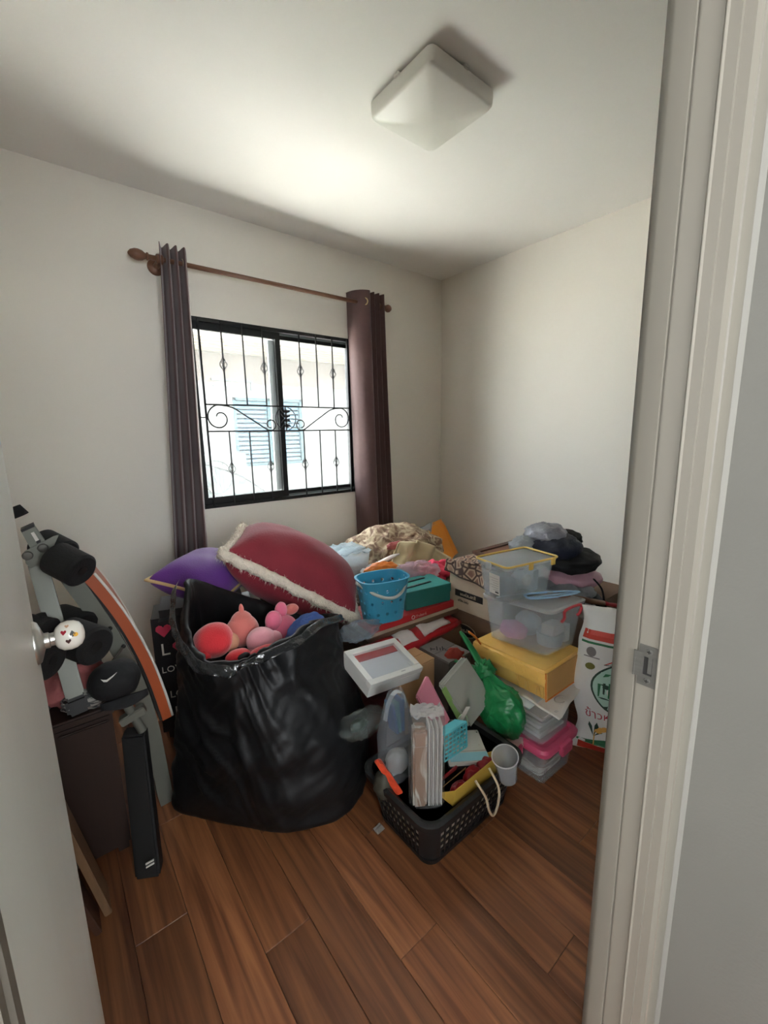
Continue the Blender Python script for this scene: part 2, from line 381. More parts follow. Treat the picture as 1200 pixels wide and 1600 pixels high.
def knob_mark(px, py, r, col, nm, shape):
    # lies on the ball facing the camera's side
    c0 = V((.002, ky, kz)); d = ray(px, py); t = (c0-CAM).dot(d)/d.dot(d); p = CAM+d*t
    n = (p-c0); h = math.sqrt(max(1e-8, .0238**2-min(n.length, .022)**2)); nrm = (n-d.normalized()*h).normalized(); p = c0+nrm*.0236
    ax = nrm.cross(V((0, 0, 1))).normalized()*-1; ay = ax.cross(nrm)*-1
    if shape == 'heart': o = [(0, -1), (.9, .1), (.8, .7), (.4, .8), (0, .4), (-.4, .8), (-.8, .7), (-.9, .1)]
    elif shape == 'spade': o = [(0, 1.1), (.8, 0), (.6, -.6), (.15, -.3), (.3, -1), (-.3, -1), (-.15, -.3), (-.6, -.6), (-.8, 0)]
    else: o = [(math.cos(a*.7), math.sin(a*.7)) for a in range(9)]
    G().prism([p+ax*a*r+ay*b*r for a, b in o], nrm*.0012).out('painted_mark', mat(nm, col, .4), kb)
knob_mark(99, 989, .0042, (150, 22, 40), 'mark_red', 'heart'); knob_mark(113, 990, .0048, (30, 34, 28), 'mark_black', 'spade')
knob_mark(107, 1002, .004, (60, 24, 20), 'mark_maroon', 'heart'); knob_mark(118, 991, .0035, (214, 160, 40), 'mark_gold', 'dot'); knob_mark(104, 979, .003, (190, 150, 120), 'mark_tan', 'heart')

# ------------------------------------------------------------------ ceiling lamp
m_opal = mat('opal_shade', (226, 225, 218), .3, var=.01)
lx, ly, lh = 1.35, 1.343, .172
def rsq(cx, cy, h, r, z, n=7):
    o = []
    for k, (sx, sy) in enumerate(((1, 1), (-1, 1), (-1, -1), (1, -1))):
        for i in range(n):
            a = math.pi/2*(k+i/(n-1)); o.append(V((cx+sx*(h-r)+r*math.cos(a), cy+sy*(h-r)+r*math.sin(a), z)))
    return o
def loft(rings, cap0=True, cap1=True):
    n = len(rings[0]); vs = [p for r in rings for p in r]; fs = []
    for j in range(len(rings)-1):
        for i in range(n): i2 = (i+1) % n; fs.append((j*n+i, j*n+i2, (j+1)*n+i2, (j+1)*n+i))
    if cap0: fs.append(tuple(range(n))[::-1])
    if cap1: fs.append(tuple((len(rings)-1)*n+i for i in range(n)))
    return vs, fs
cl = thing('ceiling_lamp', 'square white flush ceiling lamp with a bulging opal shade', 'lamp', (lx, ly, HC))
G().add(*loft([rsq(lx, ly, lh-.022, .02, HC), rsq(lx, ly, lh-.022, .02, HC-.02)])).out('base_plate', mat('lamp_base', (120, 116, 108), .6), cl)
rings = [rsq(lx, ly, lh, .024, HC-.012), rsq(lx, ly, lh+.001, .026, HC-.03), rsq(lx, ly, lh-.001, .026, HC-.056), rsq(lx, ly, lh-.006, .03, HC-.064)]
for t in (.96, .9, .78, .6, .4, .2, .06): rings.append(rsq(lx, ly, (lh-.006)*t, .03*t+.01*(1-t)*t, HC-.064-.034*(1-t*t)))
smooth_ang(G().add(*loft(rings)).out('shade', m_opal, cl), 35)
for dx, dy in ((0, lh-.004), (lh-.004, 0), (-lh+.004, 0), (0, -lh+.004)): G().box(lx+dx-.012, lx+dx+.012, ly+dy-.012, ly+dy+.012, HC-.016, HC-.004, .002).out('clip', m_opal, cl)

# ------------------------------------------------------------------ air conditioner (only its end reaches into view)
ac = thing('air_conditioner', 'white wall-mounted air conditioner at the extreme left edge near the ceiling', 'air conditioner', (L, 1.4, 2.2))
prof = [(L, 2.22), (L+.17, 2.22), (L+.235, 2.245), (L+.252, 2.29), (L+.245, 2.45), (L+.21, 2.5), (L, 2.5)]
smooth_ang(G().prism([(a, 1.06, b) for a, b in prof], (0, .85, 0)).out('casing', m_opal, ac), 50)
G().obox((L+.172, 1.09, 2.219), (.06, 0, .024), (0, .78, 0), (.001, 0, -.004)).out('louvre', mat('ac_louvre', (205, 205, 202), .4), ac)
# ------------------------------------------------------------------ window: frame, sashes, panes
m_alu = mat('black_aluminium', (26, 28, 30), .45, metal=.3, var=.1, vscale=20)
m_alug = mat('grey_seal', (120, 128, 128), .5)
m_glass = clear('window_glass', (250, 252, 252), .05, .02, (220, 224, 226))
wn = thing('window_1', 'black aluminium sliding window', None, ((WX0+WX1)/2, D, WZ0), kind='structure')
g = G(); b = .022
g.box(WX0, WX1, D-.006, D+.07, WZ1-b, WZ1).box(WX0, WX1, D-.006, D+.07, WZ0, WZ0+b).box(WX0, WX0+b, D-.006, D+.07, WZ0+b, WZ1-b).box(WX1-b, WX1, D-.006, D+.07, WZ0+b, WZ1-b)
g.out('frame', m_alu, wn)
G().box(WX0+b, WX1-b, D+.03, D+.034, WZ0+b, WZ0+b+.012).box(WX0+b, WX1-b, D+.03, D+.034, WZ1-b-.012, WZ1-b).out('track', m_alug, wn)
def sash(x0, x1, yy, wide):
    s_ = G(); z0, z1 = WZ0+b+.002, WZ1-b-.002; h = .034
    s_.box(x0, x0+h, yy, yy+.022, z0, z1).box(x1-h, x1, yy, yy+.022, z0, z1).box(x0+h, x1-h, yy, yy+.022, z0, z0+wide).box(x0+h, x1-h, yy, yy+.022, z1-wide, z1)
    o = s_.out('sash', m_alu, wn)
    G().box(x0+h, x1-h, yy+.009, yy+.013, z0+wide, z1-wide).out('pane', m_glass, o); return o
s1 = sash(WX0+b, 1.335, D+.008, .042); s2 = sash(1.300, WX1-b, D+.038, .034)
G().box(1.262, 1.301, D+.0385, D+.056, WZ0+.07, WZ1-.07).out('sash_rail', m_alug, s2)

# ------------------------------------------------------------------ wrought-iron grille inside the window
m_iron = mat('black_iron', (24, 24, 26), .5, metal=.4, var=.1)
gr = thing('window_grille', 'black wrought-iron security grille with scrolls across the window', 'grille', (1.335, D-.004, WZ0))
gy = D-.012; ZU, ZL = 1.517, 1.357
for i in (0, 8): G().box(.815+.13*i-.0055, .815+.13*i+.0055, gy-.0055, gy+.0055, WZ0+.004, WZ1-.006).out('bar', m_iron, gr)
for zz in (ZU, ZL): G().box(.815, 1.855, gy-.0045, gy+.0045, zz-.0045, zz+.0045).out('rail', m_iron, gr)
for i in (1, 2, 3, 5, 6, 7):
    xx = .815+.13*i
    for lo, hi, zc in ((ZU, WZ1-.006, 1.757), (WZ0+.004, ZL, 1.124)):
        bar = G().tube([(xx, gy, lo), (xx, gy, hi)], .0052, 8).out('bar', m_iron, gr)
        if i % 2:
            t = G()
            for k in range(4):
                pts = []
                for s_ in range(13):
                    f = s_/12; a = k*math.pi/2+f*2.6; rr = .019*math.sin(math.pi*f)**.8+.002
                    pts.append((xx+rr*math.cos(a), gy+rr*math.sin(a), zc-.036+.072*f))
                t.tube(pts, .0026, 5)
            t.tube([(xx, gy, zc-.040), (xx, gy, zc-.033)], .0065, 8).tube([(xx, gy, zc+.033), (xx, gy, zc+.040)], .0065, 8)
            t.out('basket_twist', m_iron, bar)
for sx in (-1, 1):
    cx = 1.335
    big = V((cx-sx*.442, 0, 1.437)); small = V((cx-sx*.112, 0, 1.398)); pts = []
    # big spiral: from its curl inward, round over the top, then the diagonal to the small spiral
    for k in range(27):
        f = k/26; a = math.radians(200-f*470); r_ = .020+.058*min(1, f*1.5)
        pts.append((big.x+sx*r_*math.cos(math.radians(180)-a)*1, gy, big.z+r_*math.sin(a)*1) if False else (big.x+sx*r_*math.cos(a+math.pi), gy, big.z-r_*math.sin(a+math.pi)*-1))
    # explicit, easier to read: circle with inner curl
    pts = []
    for k in range(25):   # inner curl to outside, counter to the diagonal
        f = k/24; a = math.radians(150-f*420); r_ = .017+.061*f**.75
        pts.append((big.x+sx*r_*math.cos(a), gy, big.z+r_*math.sin(a)))
    # leave the circle at its top and run down to the small scroll
    pts += [(cx-sx*.36, gy, 1.503), (cx-sx*.28, gy, 1.455), (cx-sx*.20, gy, 1.405), (cx-sx*.15, gy, 1.372)]
    for k in range(17):
        f = k/16; a = math.radians(-120+f*400); r_ = .040-.020*f
        pts.append((small.x+sx*r_*math.cos(a), gy, small.z+r_*math.sin(a)))
    sm = spline(pts, 3)
    G().tube(sm, .0048, 6).out('scroll', m_iron, gr)
    arc = [(cx+sx*(.0+.074*math.cos(a)), gy, 1.437+.076*math.sin(a)) for a in (math.radians(d) for d in range(-75, 76, 10))]
    G().tube(arc, .004, 6).out('ring', m_iron, gr)
    G().tube([(cx+sx*.52, gy, 1.440), (cx+sx*.597, gy, 1.440)], .004, 6).out('wall_tie', m_iron, gr)
lf = G().tube([(1.335, gy, ZL), (1.335, gy, ZU)], .006, 8).out('ornament_stem', m_iron, gr)
for zz, sgn in ((1.392, -1), (1.425, -1), (1.452, 1), (1.482, 1)):
    for sx in (-1, 1):
        o_ = [(0, 0), (.012, .010), (.024, .008), (.036, .016), (.030, .004), (.022, -.006), (.010, -.008)]
        G().prism([(1.335+sx*a, gy-.010, zz+sgn*c_) for a, c_ in o_], (0, .006, 0)).out('leaf', m_iron, lf)
    G().blob((1.335, gy-.006, zz), (.012, .009, .016), nu=10, nv=6).out('bud', m_iron, lf, True)

# ------------------------------------------------------------------ curtain rod and curtains
m_rod = mat('walnut_rod', (112, 78, 60), .4, var=.1, vscale=12, stretch=(1, 8, 8))
RY, RZ = D-.1, 2.246
rd = thing('curtain_rod', 'brown wooden curtain rod with egg-shaped finials', 'curtain rod', (1.33, D, RZ))
G().tube([(.56, RY, RZ), (2.145, RY, RZ)], .0125, 14).out('pole', m_rod, rd, True)
smooth_ang(G().lathe((.575, RY, RZ), (-1, 0, 0), [(.013, 0), (.019, .004), (.019, .010), (.013, .014), (.015, .018), (.024, .032), (.0275, .05), (.026, .066), (.018, .084), (.006, .094), (.001, .096)], 22).out('finial', m_rod, rd))
smooth_ang(G().lathe((2.14, RY, RZ), (1, 0, 0), [(.013, 0), (.018, .004), (.018, .008), (.013, .012), (.022, .020), (.027, .034), (.024, .05), (.014, .062), (.002, .066)], 22).out('finial', m_rod, rd))
for xx in (.625, 2.095):
    bk = smooth_ang(G().lathe((xx, D, RZ-.012), (0, -1, 0), [(.042, 0), (.042, .008), (.034, .016), (.016, .022), (.014, .08)], 22).out('bracket', m_rod, rd))
    smooth_ang(G().lathe((xx-.018, RY, RZ-.002), (1, 0, 0), [(.018, 0), (.024, .004), (.024, .032), (.018, .036)], 20).out('bracket_ring', m_rod, bk))
m_curt = mat('brown_curtain', (86, 61, 60), .75, var=.06, vscale=30, bump=.1, bscale=220, sheen=.3)
m_brass = mat('brass_ring', (206, 186, 140), .3, metal=.7)
def curtain(name, label, knots_top, knots_bot, ztop, zbot, seed):
    """fabric following a folded plan curve that spreads a little towards the hem"""
    c = thing(name, label, 'curtain', (knots_bot[0][0], D-.1, zbot), 'brown curtains at the window')
    tp = spline([(a, b_, 0) for a, b_ in knots_top], 8); bt = spline([(a, b_, 0) for a, b_ in knots_bot], 8)
    n = len(tp)-1
    def fn(u, v):
        i = min(int(u*n+.5), n); a, b_ = tp[i], bt[i]; t = v**1.15
        p = a.lerp(b_, t); z_ = ztop+(zbot-ztop)*v
        s_ = noise.noise(V((u*9+seed, v*3.1, 0)))*.007*v
        return (p.x+s_, p.y+s_, z_)
    g_ = G().sheet(fn, n, 36, .003); smooth_ang(g_.out('fabric', m_curt, c), 70); return c
def folds(x0, x1, n, amp, y):
    k = []
    for i in range(int(n*2)+1): k.append((x0+(x1-x0)*i/(n*2)+(.004 if i % 2 else -.004), y+(amp if i % 2 else -amp)))
    return k
c1 = curtain('curtain', 'brown curtain gathered in tight folds left of the window', folds(.626, .768, 3.5, .038, RY), folds(.505, .720, 3.5, .048, RY-.01), 2.318, .22, 3)
kt = [(1.862, RY+.085), (1.872, RY+.02), (1.915, RY-.035), (1.972, RY-.050)]+[(1.992+.0225*i, RY+(.035 if i % 2 == 0 else -.045)) for i in range(6)]+[(2.122, RY+.02)]
kb_ = [(1.895, RY+.075), (1.915, RY+.02), (1.955, RY-.035), (2.012, RY-.055)]+[(2.034+.027*i, RY+(.04 if i % 2 == 0 else -.05)) for i in range(6)]+[(2.19, RY+.02)]
c2 = curtain('curtain', 'brown curtain with a brass eyelet right of the window', kt, kb_, 2.322, .22, 8)
ey = V((1.932, RY-.036, RZ)); ax_ = V((.053, -.055, 0)).normalized(); nx = V((.055, .053, 0)).normalized()
G().tube([ey-nx*.004+ax_*.024*math.cos(a)+V((0, 0, .024*math.sin(a))) for a in [k*math.pi/12 for k in range(24)]], .0045, 6, closed=True).out('eyelet', m_brass, c2, True)
for xx, c in ((.66, c1), (.735, c1)):
    G().tube([V((xx, RY, RZ))+V((.004, .023*math.cos(a), .023*math.sin(a))) for a in [k*math.pi/10 for k in range(20)]], .004, 6, closed=True).out('eyelet', m_brass, c, True)

# ------------------------------------------------------------------ outside: yard, neighbour house, condenser, dish
NY = 8.0
m_ext = mat('neighbour_render', (108, 109, 109), .85, var=.06, vscale=1.5)
m_conc = mat('yard_concrete', (206, 203, 196), .9, var=.08, vscale=3); m_lawn = mat('yard_lawn', (58, 74, 40), .95, var=.3, vscale=8)  # unseen: concrete bounces sun indoors, dark lawn added to keep neighbour wall dim
tag(G().box(-14, 14, D+T, 5.5, -.25, -.1).box(-14, -.6, 5.5, 16, -.25, -.1).out('yard_ground', m_conc), kind='structure', label='sunlit concrete yard outside the window')
tag(G().box(-.6, 14, 5.5, 16, -.25, -.1).out('yard_lawn', m_lawn), kind='structure', label='unseen dark lawn added to keep the neighbouring house wall dim')
tag(G().box(-9, L-.1, D, D+T, -.1, 2.8).box(W+.1, 14, D, D+T, -.1, 2.8).box(L-.1, W+.1, D, D+T, HC, 2.8).box(-9, 14, D, D+.75, 2.8, 2.86).out('wall_outside', m_ext), kind='structure', label='outer wall of the house with an unseen eave added to shade the yard')  # unseen eave added to shade the ground right below the window
S = NY/5.6
def nx(x): return x*S
def nz(z): return 1.32+(z-1.32)*S
nh = thing('neighbour_house', 'pale neighbouring house wall seen through the window', 'house', (3.4, NY, -.1))
NX0, NX1, NZ0, NZ1 = nx(2.03), nx(3.02), nz(.93), nz(1.83)
g = G(); g.box(-.6, NX0, NY, NY+.15, -.1, 4.4).box(NX1, 14, NY, NY+.15, -.1, 4.4).box(NX0, NX1, NY, NY+.15, -.1, NZ0).box(NX0, NX1, NY, NY+.15, NZ1, 4.4)
g.out('wall', m_ext, nh)
m_eave_shade = mat('eave_shade_render', (84, 77, 73), .9, var=.14, vscale=2.2, stretch=(1, 1, .3))
G().box(-.6, 14, NY-.008, NY, nz(2.0), nz(2.36)).out('eave_shade_band', m_eave_shade, nh)  # shadow of the eave, painted as a darker band on the wall
m_sof = mat('soffit_board', (120, 111, 102), .7, var=.05); m_sofd = mat('soffit_gap', (46, 38, 32), .8)
for i in range(5): G().box(-.6, 14, NY-.17-.16*i, NY-.17-.16*i+.125, nz(2.36)+.012*i, nz(2.36)+.03+.012*i).out('soffit_board', m_sof, nh)
G().box(-.6, 14, NY-.85, NY, nz(2.36)+.09, nz(2.36)+.11).out('soffit_back', m_sofd, nh)
for i in range(3): G().box(-.6, 14, NY-.92-.03*i, NY-.895-.03*i, nz(2.40)+.11*i, nz(2.40)+.085+.11*i).out('fascia_board', m_sof, nh)
G().obox((-.8, NY-1.05, 3.25), (15, 0, 0), (0, 3.4, 1.1), (0, 0, .06)).out('roof', mat('roof_tile', (150, 110, 90), .8), nh)
m_teal = mat('teal_frame', (26, 58, 68), .5); m_blind = mat('blind_slat', (40, 82, 104), .5)
nb = .055; xm = nx(2.53)
nw = G().box(NX0, NX1, NY-.01, NY+.05, NZ0, NZ0+nb).box(NX0, NX1, NY-.01, NY+.05, NZ1-nb, NZ1).box(NX0, NX0+nb, NY-.01, NY+.05, NZ0, NZ1).box(NX1-nb, NX1, NY-.01, NY+.05, NZ0, NZ1).box(xm-.04, xm+.04, NY-.01, NY+.05, NZ0, NZ1).out('window', m_teal, nh)
for x0_, x1_ in ((NX0+.07, xm-.05), (xm+.05, NX1-.07)):
    for i in range(14): G().obox((x0_, NY+.030, NZ0+.075+.084*i), (x1_-x0_, 0, 0), (0, .016, .050), (0, .003, -.003)).out('slat', m_blind, nw)
G().box(NX0+.04, NX1-.04, NY+.07, NY+.075, NZ0+.03, NZ1-.03).out('pane', clear('blue_glass', (90, 140, 175), .4, .05, (30, 62, 90)), nw)
G().box(NX0, NX1, NY+.14, NY+.16, NZ0, NZ1).out('curtain_inside', mat('dim_interior', (22, 42, 54), .9), nh)
G().box(nx(1.78), nx(2.30), NY-.04, NY, nz(2.02), nz(2.045)).box(nx(2.28), nx(2.30), NY-.04, NY, nz(1.92), nz(2.045)).box(nx(1.80), nx(2.0), NY-.03, NY, nz(1.95), nz(1.965)).out('pipe_run', mat('pipe_grey', (70, 78, 82), .6), nh)
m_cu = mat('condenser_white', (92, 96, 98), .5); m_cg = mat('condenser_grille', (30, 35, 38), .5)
cx0, cx1, cz0, cz1, cy = nx(1.40), nx(2.02), nz(.58), nz(1.12), NY-.50
co = thing('condenser_unit', 'white air-conditioner condenser standing before the neighbour wall', 'condenser', ((cx0+cx1)/2, cy+.17, -.1))
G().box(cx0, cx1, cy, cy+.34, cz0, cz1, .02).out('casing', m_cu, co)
fc_ = V((nx(1.63), cy-.006, nz(.85))); fr_ = .285
G().tube([fc_+V((fr_*math.cos(a), 0, fr_*math.sin(a))) for a in [k*math.pi/16 for k in range(32)]], .010, 6, closed=True).out('fan_ring', m_cg, co)
for i in range(9):
    dx = -.25+.0625*i; hh = math.sqrt(max(.0, fr_**2-dx*dx)); G().obox((fc_.x+dx-.004, cy-.010, fc_.z-hh), (.008, 0, 0), (0, .006, 0), (0, 0, 2*hh)).out('grille_bar', m_cg, co)
for i in range(6): G().obox((fc_.x-.20+.045*i, cy-.012, fc_.z-.24+.07*i), (.16, 0, .12), (0, .004, 0), (-.008, 0, .012)).out('grille_slot', m_cg, co)
m_lab = mat('energy_label', (44, 50, 120), .5)
G().box(nx(1.88), nx(1.99), cy-.004, cy-.001, nz(.74), nz(.79)).box(nx(1.92), nx(1.99), cy-.004, cy-.001, nz(.81), nz(.85)).out('rating_label', m_lab, co)
for xx in (cx0+.06, cx1-.12): G().box(xx, xx+.06, cy+.04, cy+.30, -.1, cz0).out('stand_leg', m_cg, co)
m_mesh = clear('dish_mesh', (235, 238, 240), .10, .5, (60, 66, 70)); m_rib = mat('dish_rib', (20, 22, 24), .5, metal=.3)
sdx = thing('satellite_dish', 'dark ribbed satellite dish outside below the window', 'satellite dish', (1.45, 4.3, -.1))
dc = V((1.45, 4.3, .61)); dn = V((.35, -.45, .80)).normalized(); de = V((0, 0, 1)).cross(dn).normalized(); df = dn.cross(de)
def dish(r_, a): return dc+de*r_*math.cos(a)+df*r_*math.sin(a)+dn*(.28*r_*r_)
g = G(); vs = []; fs = []; na, nr_ = 48, 8
for j in range(nr_+1):
    for i in range(na): vs.append(dish(.62*(j+.15)/(nr_+.15), 2*math.pi*i/na))
for j in range(nr_):
    for i in range(na): i2 = (i+1) % na; fs.append((j*na+i, j*na+i2, (j+1)*na+i2, (j+1)*na+i))
g.add(vs, fs).out('mesh_panel', m_mesh, sdx, True)
G().tube([dish(.625, 2*math.pi*i/64) for i in range(64)], .013, 8, closed=True).out('rim', m_rib, sdx, True)
for i in range(12): G().tube([dish(.06+.56*k/8, 2*math.pi*i/12) for k in range(9)], .007, 6).out('rib', m_rib, sdx, True)
G().tube([(dc.x, dc.y, -.1), dc-dn*.02], .03, 10).out('mast', m_rib, sdx, True)
# ------------------------------------------------------------------ left side: cabinet, clothes, boards, folded exercise bench
m_brown = mat('dark_brown_wood', (38, 24, 18), .5, var=.15, vscale=5, stretch=(8, 8, 1))
cb = thing('cabinet', 'low dark brown wooden cabinet in shadow behind the door', 'cabinet', (-.06, 1.6, 0))
G().box(-.205, .075, 1.44, 1.80, .03, .50, .006).out('body', m_brown, cb)
G().box(-.212, .085, 1.43, 1.81, .50, .525, .006).out('top', m_brown, cb)
G().box(-.195, -.07, 1.428, 1.44, .05, .485, .004).out('door_panel', m_brown, cb); G().box(-.062, .065, 1.428, 1.44, .05, .485, .004).out('door_panel', m_brown, cb)
for xx, yy in ((-.19, 1.46), (.04, 1.46), (-.19, 1.75), (.04, 1.75)): G().box(xx, xx+.03, yy, yy+.03, 0, .03).out('foot', m_brown, cb)
def cloth_lump(name, c, rad, m, label, cat='clothes', seed=1, grp=None, amp=.35, axes=None, floor=None, fold=.25, ns=5):
    o = G().blob(c, rad, amp, ns, seed, 36, 20, axes=axes, floor=floor, fold=fold).out(name, m, None, True); return tag(o, label, cat, grp)
m_cpink = mat('dusty_pink_cloth', (150, 84, 84), .85, bump=.2, bscale=90); m_cwhite = two_tone('striped_grey_cloth', (150, 148, 142), (52, 54, 56), scale=14, stretch=(1, 1, 5))
m_cblk = mat('black_cloth', (16, 17, 20), .8, var=.2, bump=.7, bscale=26); m_cdark = mat('dark_teal_cloth', (36, 48, 50), .85, bump=.2, bscale=90)
cloth_lump('folded_clothes', (-.02, 1.56, .575), (.10, .08, .050), m_cpink, 'crumpled dusty pink garment on the dark cabinet', seed=2, floor=.5255)
cloth_lump('folded_clothes', (.02, 1.47, .555), (.06, .035, .03), m_cwhite, 'striped grey garment hanging at the front of the dark cabinet', seed=5, floor=.5255)
cloth_lump('folded_clothes', (-.12, 1.56, .56), (.06, .07, .035), m_cdark, 'dark teal garment on the dark cabinet beside the door', seed=6, floor=.5255)
# two boards leaning against the left wall beside the door
for i, (a, b, c, th, lab) in enumerate((((-.002, 1.262, 0), (-.165, 1.33, .82), (0, .10, 0), .018, 'taller pale-edged wooden board leaning beside the open door'), ((-.030, 1.222, 0), (-.19, 1.27, .62), (0, .08, 0), .016, 'shorter brown board leaning in front of the taller board'))):
    a, b, c = V(a), V(b), V(c); u = b-a; n = u.cross(c).normalized()
    tag(G().obox(a, u, c, n*-th if n.x > 0 else n*th, .002).out('wooden_board', mat('board_%d' % i, ((120, 92, 66), (76, 48, 34))[i], .45, var=.12, vscale=6, stretch=(8, 8, 1))), lab, 'board', 'boards leaning beside the door')

m_gtube = mat('grey_steel_tube', (104, 106, 97), .42, metal=.25, var=.05); m_foam = mat('black_foam', (14, 14, 16), .9, var=.1, bump=.2, bscale=150)
m_orange = mat('orange_vinyl', (158, 74, 38), .45, var=.08, bump=.12, bscale=25); m_pipe = mat('white_piping', (206, 204, 198), .6); m_blk = mat('black_plastic', (10, 10, 11), .6)
eb = thing('exercise_bench', 'folded exercise bench with orange curved pad and black foam rollers', 'exercise bench', (.12, 1.6, 0))
BY = 1.56
# curved main rail, seen from its side: from the top bracket down to the floor behind the sack
rail_px = [(76, 858), (96, 884), (120, 918), (145, 952), (172, 992), (198, 1036), (219, 1083), (236, 1135), (248, 1190), (258, 1240)]
rail = spline([Y(a, b, BY) for a, b in rail_px], 4)
rail.append(V((rail[-1].x+.006, BY, 0)))
def strip(pts, d0, d1, y0, y1, name, m, parent, bev=0):
    """bent bar following pts in the x-z plane, offset d0..d1 to its right, between two depths"""
    vs = []; fs = []; n = len(pts)
    for i, p in enumerate(pts):
        t = (pts[min(i+1, n-1)]-pts[max(i-1, 0)]).normalized(); nr = V((-t.z, 0, t.x)); nr = nr if nr.x > 0 else -nr
        for d, yy in ((d0, y0), (d1, y0), (d1, y1), (d0, y1)): q = p+nr*d; vs.append((q.x, yy, max(q.z, 0)))
    for i in range(n-1):
        for k in range(4): k2 = (k+1) % 4; fs.append((i*4+k, i*4+k2, i*4+4+k2, i*4+4+k))
    fs += [(0, 1, 2, 3), tuple((n-1)*4+k for k in (3, 2, 1, 0))]
    return smooth_ang(mesh(name, vs, fs, m, parent), 40)
strip(rail, -.024, .024, BY, BY+.05, 'main_rail', m_gtube, eb)
pad = spline([Y(a, b, BY) for a, b in [(140, 900), (166, 930), (192, 965), (216, 1004), (236, 1044), (252, 1085), (264, 1122)]], 4)
pd = strip(pad, -.020, .014, BY+.002, BY+.27, 'pad', m_orange, eb)
strip(pad, -.028, -.020, BY+.012, BY+.26, 'pad_board', m_blk, eb)
for yy in (BY+.002, BY+.27): G().tube([V((p.x, yy, p.z)) for p in [q+V((.013, 0, .005)) for q in pad]], .0045, 6).out('piping', m_pipe, pd, True)
# top bracket with pivot bolt, slot plate, leg
b0 = Y(62, 862, BY-.02)
def plate(pxs, yy, th, name, m, parent): return G().prism([Y(a, b, yy) for a, b in pxs], (0, th, 0)).out(name, m, parent)
br = plate([(38, 862), (84, 838), (92, 836), (80, 862), (62, 882), (48, 888), (40, 880)], BY-.024, .006, 'pivot_bracket', m_gtube, eb)
plate([(32, 829), (52, 820), (70, 846), (48, 858)], BY-.016, .035, 'slot_plate', m_gtube, eb)
plate([(32, 828), (52, 819), (54, 823), (34, 832)], BY-.018, .04, 'slot_cap', m_blk, eb)
plate([(48, 833), (53, 831), (62, 845), (57, 848)], BY-.0185, .003, 'slot', m_pipe, eb); plate([(56, 846), (63, 843), (64, 847), (58, 850)], BY-.019, .003, 'slot_end_cap', m_blk, eb)  # white slot with a small black plate at its lower end
smooth_ang(G().lathe(Y(67, 857, BY-.03), (0, 1, 0), [(.006, 0), (.011, .001), (.013, .006)], 18).out('pivot_bolt', m_steel, br))
smooth_ang(G().lathe(Y(43, 869, BY-.03), (0, 1, 0), [(.006, 0), (.011, .001), (.013, .006)], 18).out('pivot_bolt', m_steel, br))
leg = [Y(58, 880, BY-.0), Y(118, 1090, BY-.12)]
t = (leg[1]-leg[0]); sd_ = t.cross(V((0, 1, 0))).normalized()*.045; G().obox(leg[0]-sd_*.5, t, sd_, (0, .045, 0), .004).out('folding_leg', m_gtube, eb)
d_ = t.normalized(); G().obox(leg[1]-sd_*.62-V((0, .004, 0)), d_*.05, sd_*1.24, (0, .054, 0), .008).out('leg_end_cap', m_blk, eb)
# foam rollers: two at the top, pairs at the bottom of the leg
def roller(px, py, yy, r, ln, d, name='foam_roller'):
    c = Y(px, py, yy); d = V(d).normalized()
    o = smooth_ang(G().lathe(c, d, [(r*.25, .002), (r*.3, 0), (r*.86, 0), (r, r*.14), (r, ln-r*.14), (r*.86, ln), (r*.2, ln)], 28).out(name, m_foam, eb))
    G().lathe(c-d*.001, d, [(r*.28, 0), (r*.28, .004)], 16).out('roller_cap', m_blk, o)
rd_ = (-.55, .75, .36)
roller(129, 893, BY-.13, .048, .10, rd_); roller(104, 868, BY+.01, .046, .10, rd_)
roller(152, 1010, BY-.20, .054, .12, (-.5, .80, .12)); roller(134, 982, BY-.02, .05, .12, (-.5, .80, .12))
roller(84, 1032, BY-.26, .050, .11, (-.75, .62, .2)); roller(80, 992, BY-.1, .046, .10, (-.75, .62, .2))
for a, b in (((62, 960), (70, 990)), ((112, 968), (118, 985)), ((22, 792), (32, 806))):
    p, q = Y(a[0], a[1], BY-.06), Y(b[0], b[1], BY-.06); G().tube([p, q], [.014, .020], 12).out('rubber_grip', m_foam, eb, True)
# bolts and tie rods between rollers and rail
for a, b in (((158, 1002), (172, 982)), ((175, 1034), (193, 1010))):
    p, q = Y(a[0], a[1], BY-.04), Y(b[0], b[1], BY-.012); o = G().tube([p, q], .004, 8).out('bolt', m_steel, eb, True); G().blob(q, (.007, .007, .007), nu=10, nv=6).out('nut', m_blk, o, True)
# adjusting pin: round tube through a square collar
p, q = Y(190, 1088, BY-.07), Y(223, 1142, BY-.09)
pn = G().tube([p, q], .0135, 14).out('adjusting_tube', m_gtube, eb); smooth_ang(pn)
m_ = p.lerp(q, .52); u = (q-p).normalized(); s_ = V((.86, -.1, .30)).normalized(); n_ = u.cross(s_).normalized(); G().obox(m_-s_*.038-u*.012-n_*.018, s_*.076, u*.026, n_*.036, .003).out('collar', m_gtube, pn)
# black lower leg that reaches the floor near the sack, with its foot
p = Y(207, 1150, BY-.06); q = V((.094, 1.30, .0)); u = q-p; s_ = V((.76, -.45, 0)).normalized()*.072
G().obox(p-s_*.5, u, s_, V((.02, .05, 0)), .006).out('lower_leg', m_blk, eb)
mk = q+s_*.05+V((-.003, -.006, .052)); G().obox(mk, s_*.34+V((0, 0, .012)), V((0, 0, .005)), V((-.001, -.003, 0))).obox(mk+V((0, 0, .011)), s_*.34+V((0, 0, .012)), V((0, 0, .005)), V((-.001, -.003, 0))).out('white_mark', m_pipe, eb)
lb = Y(203, 1186, BY-.10)
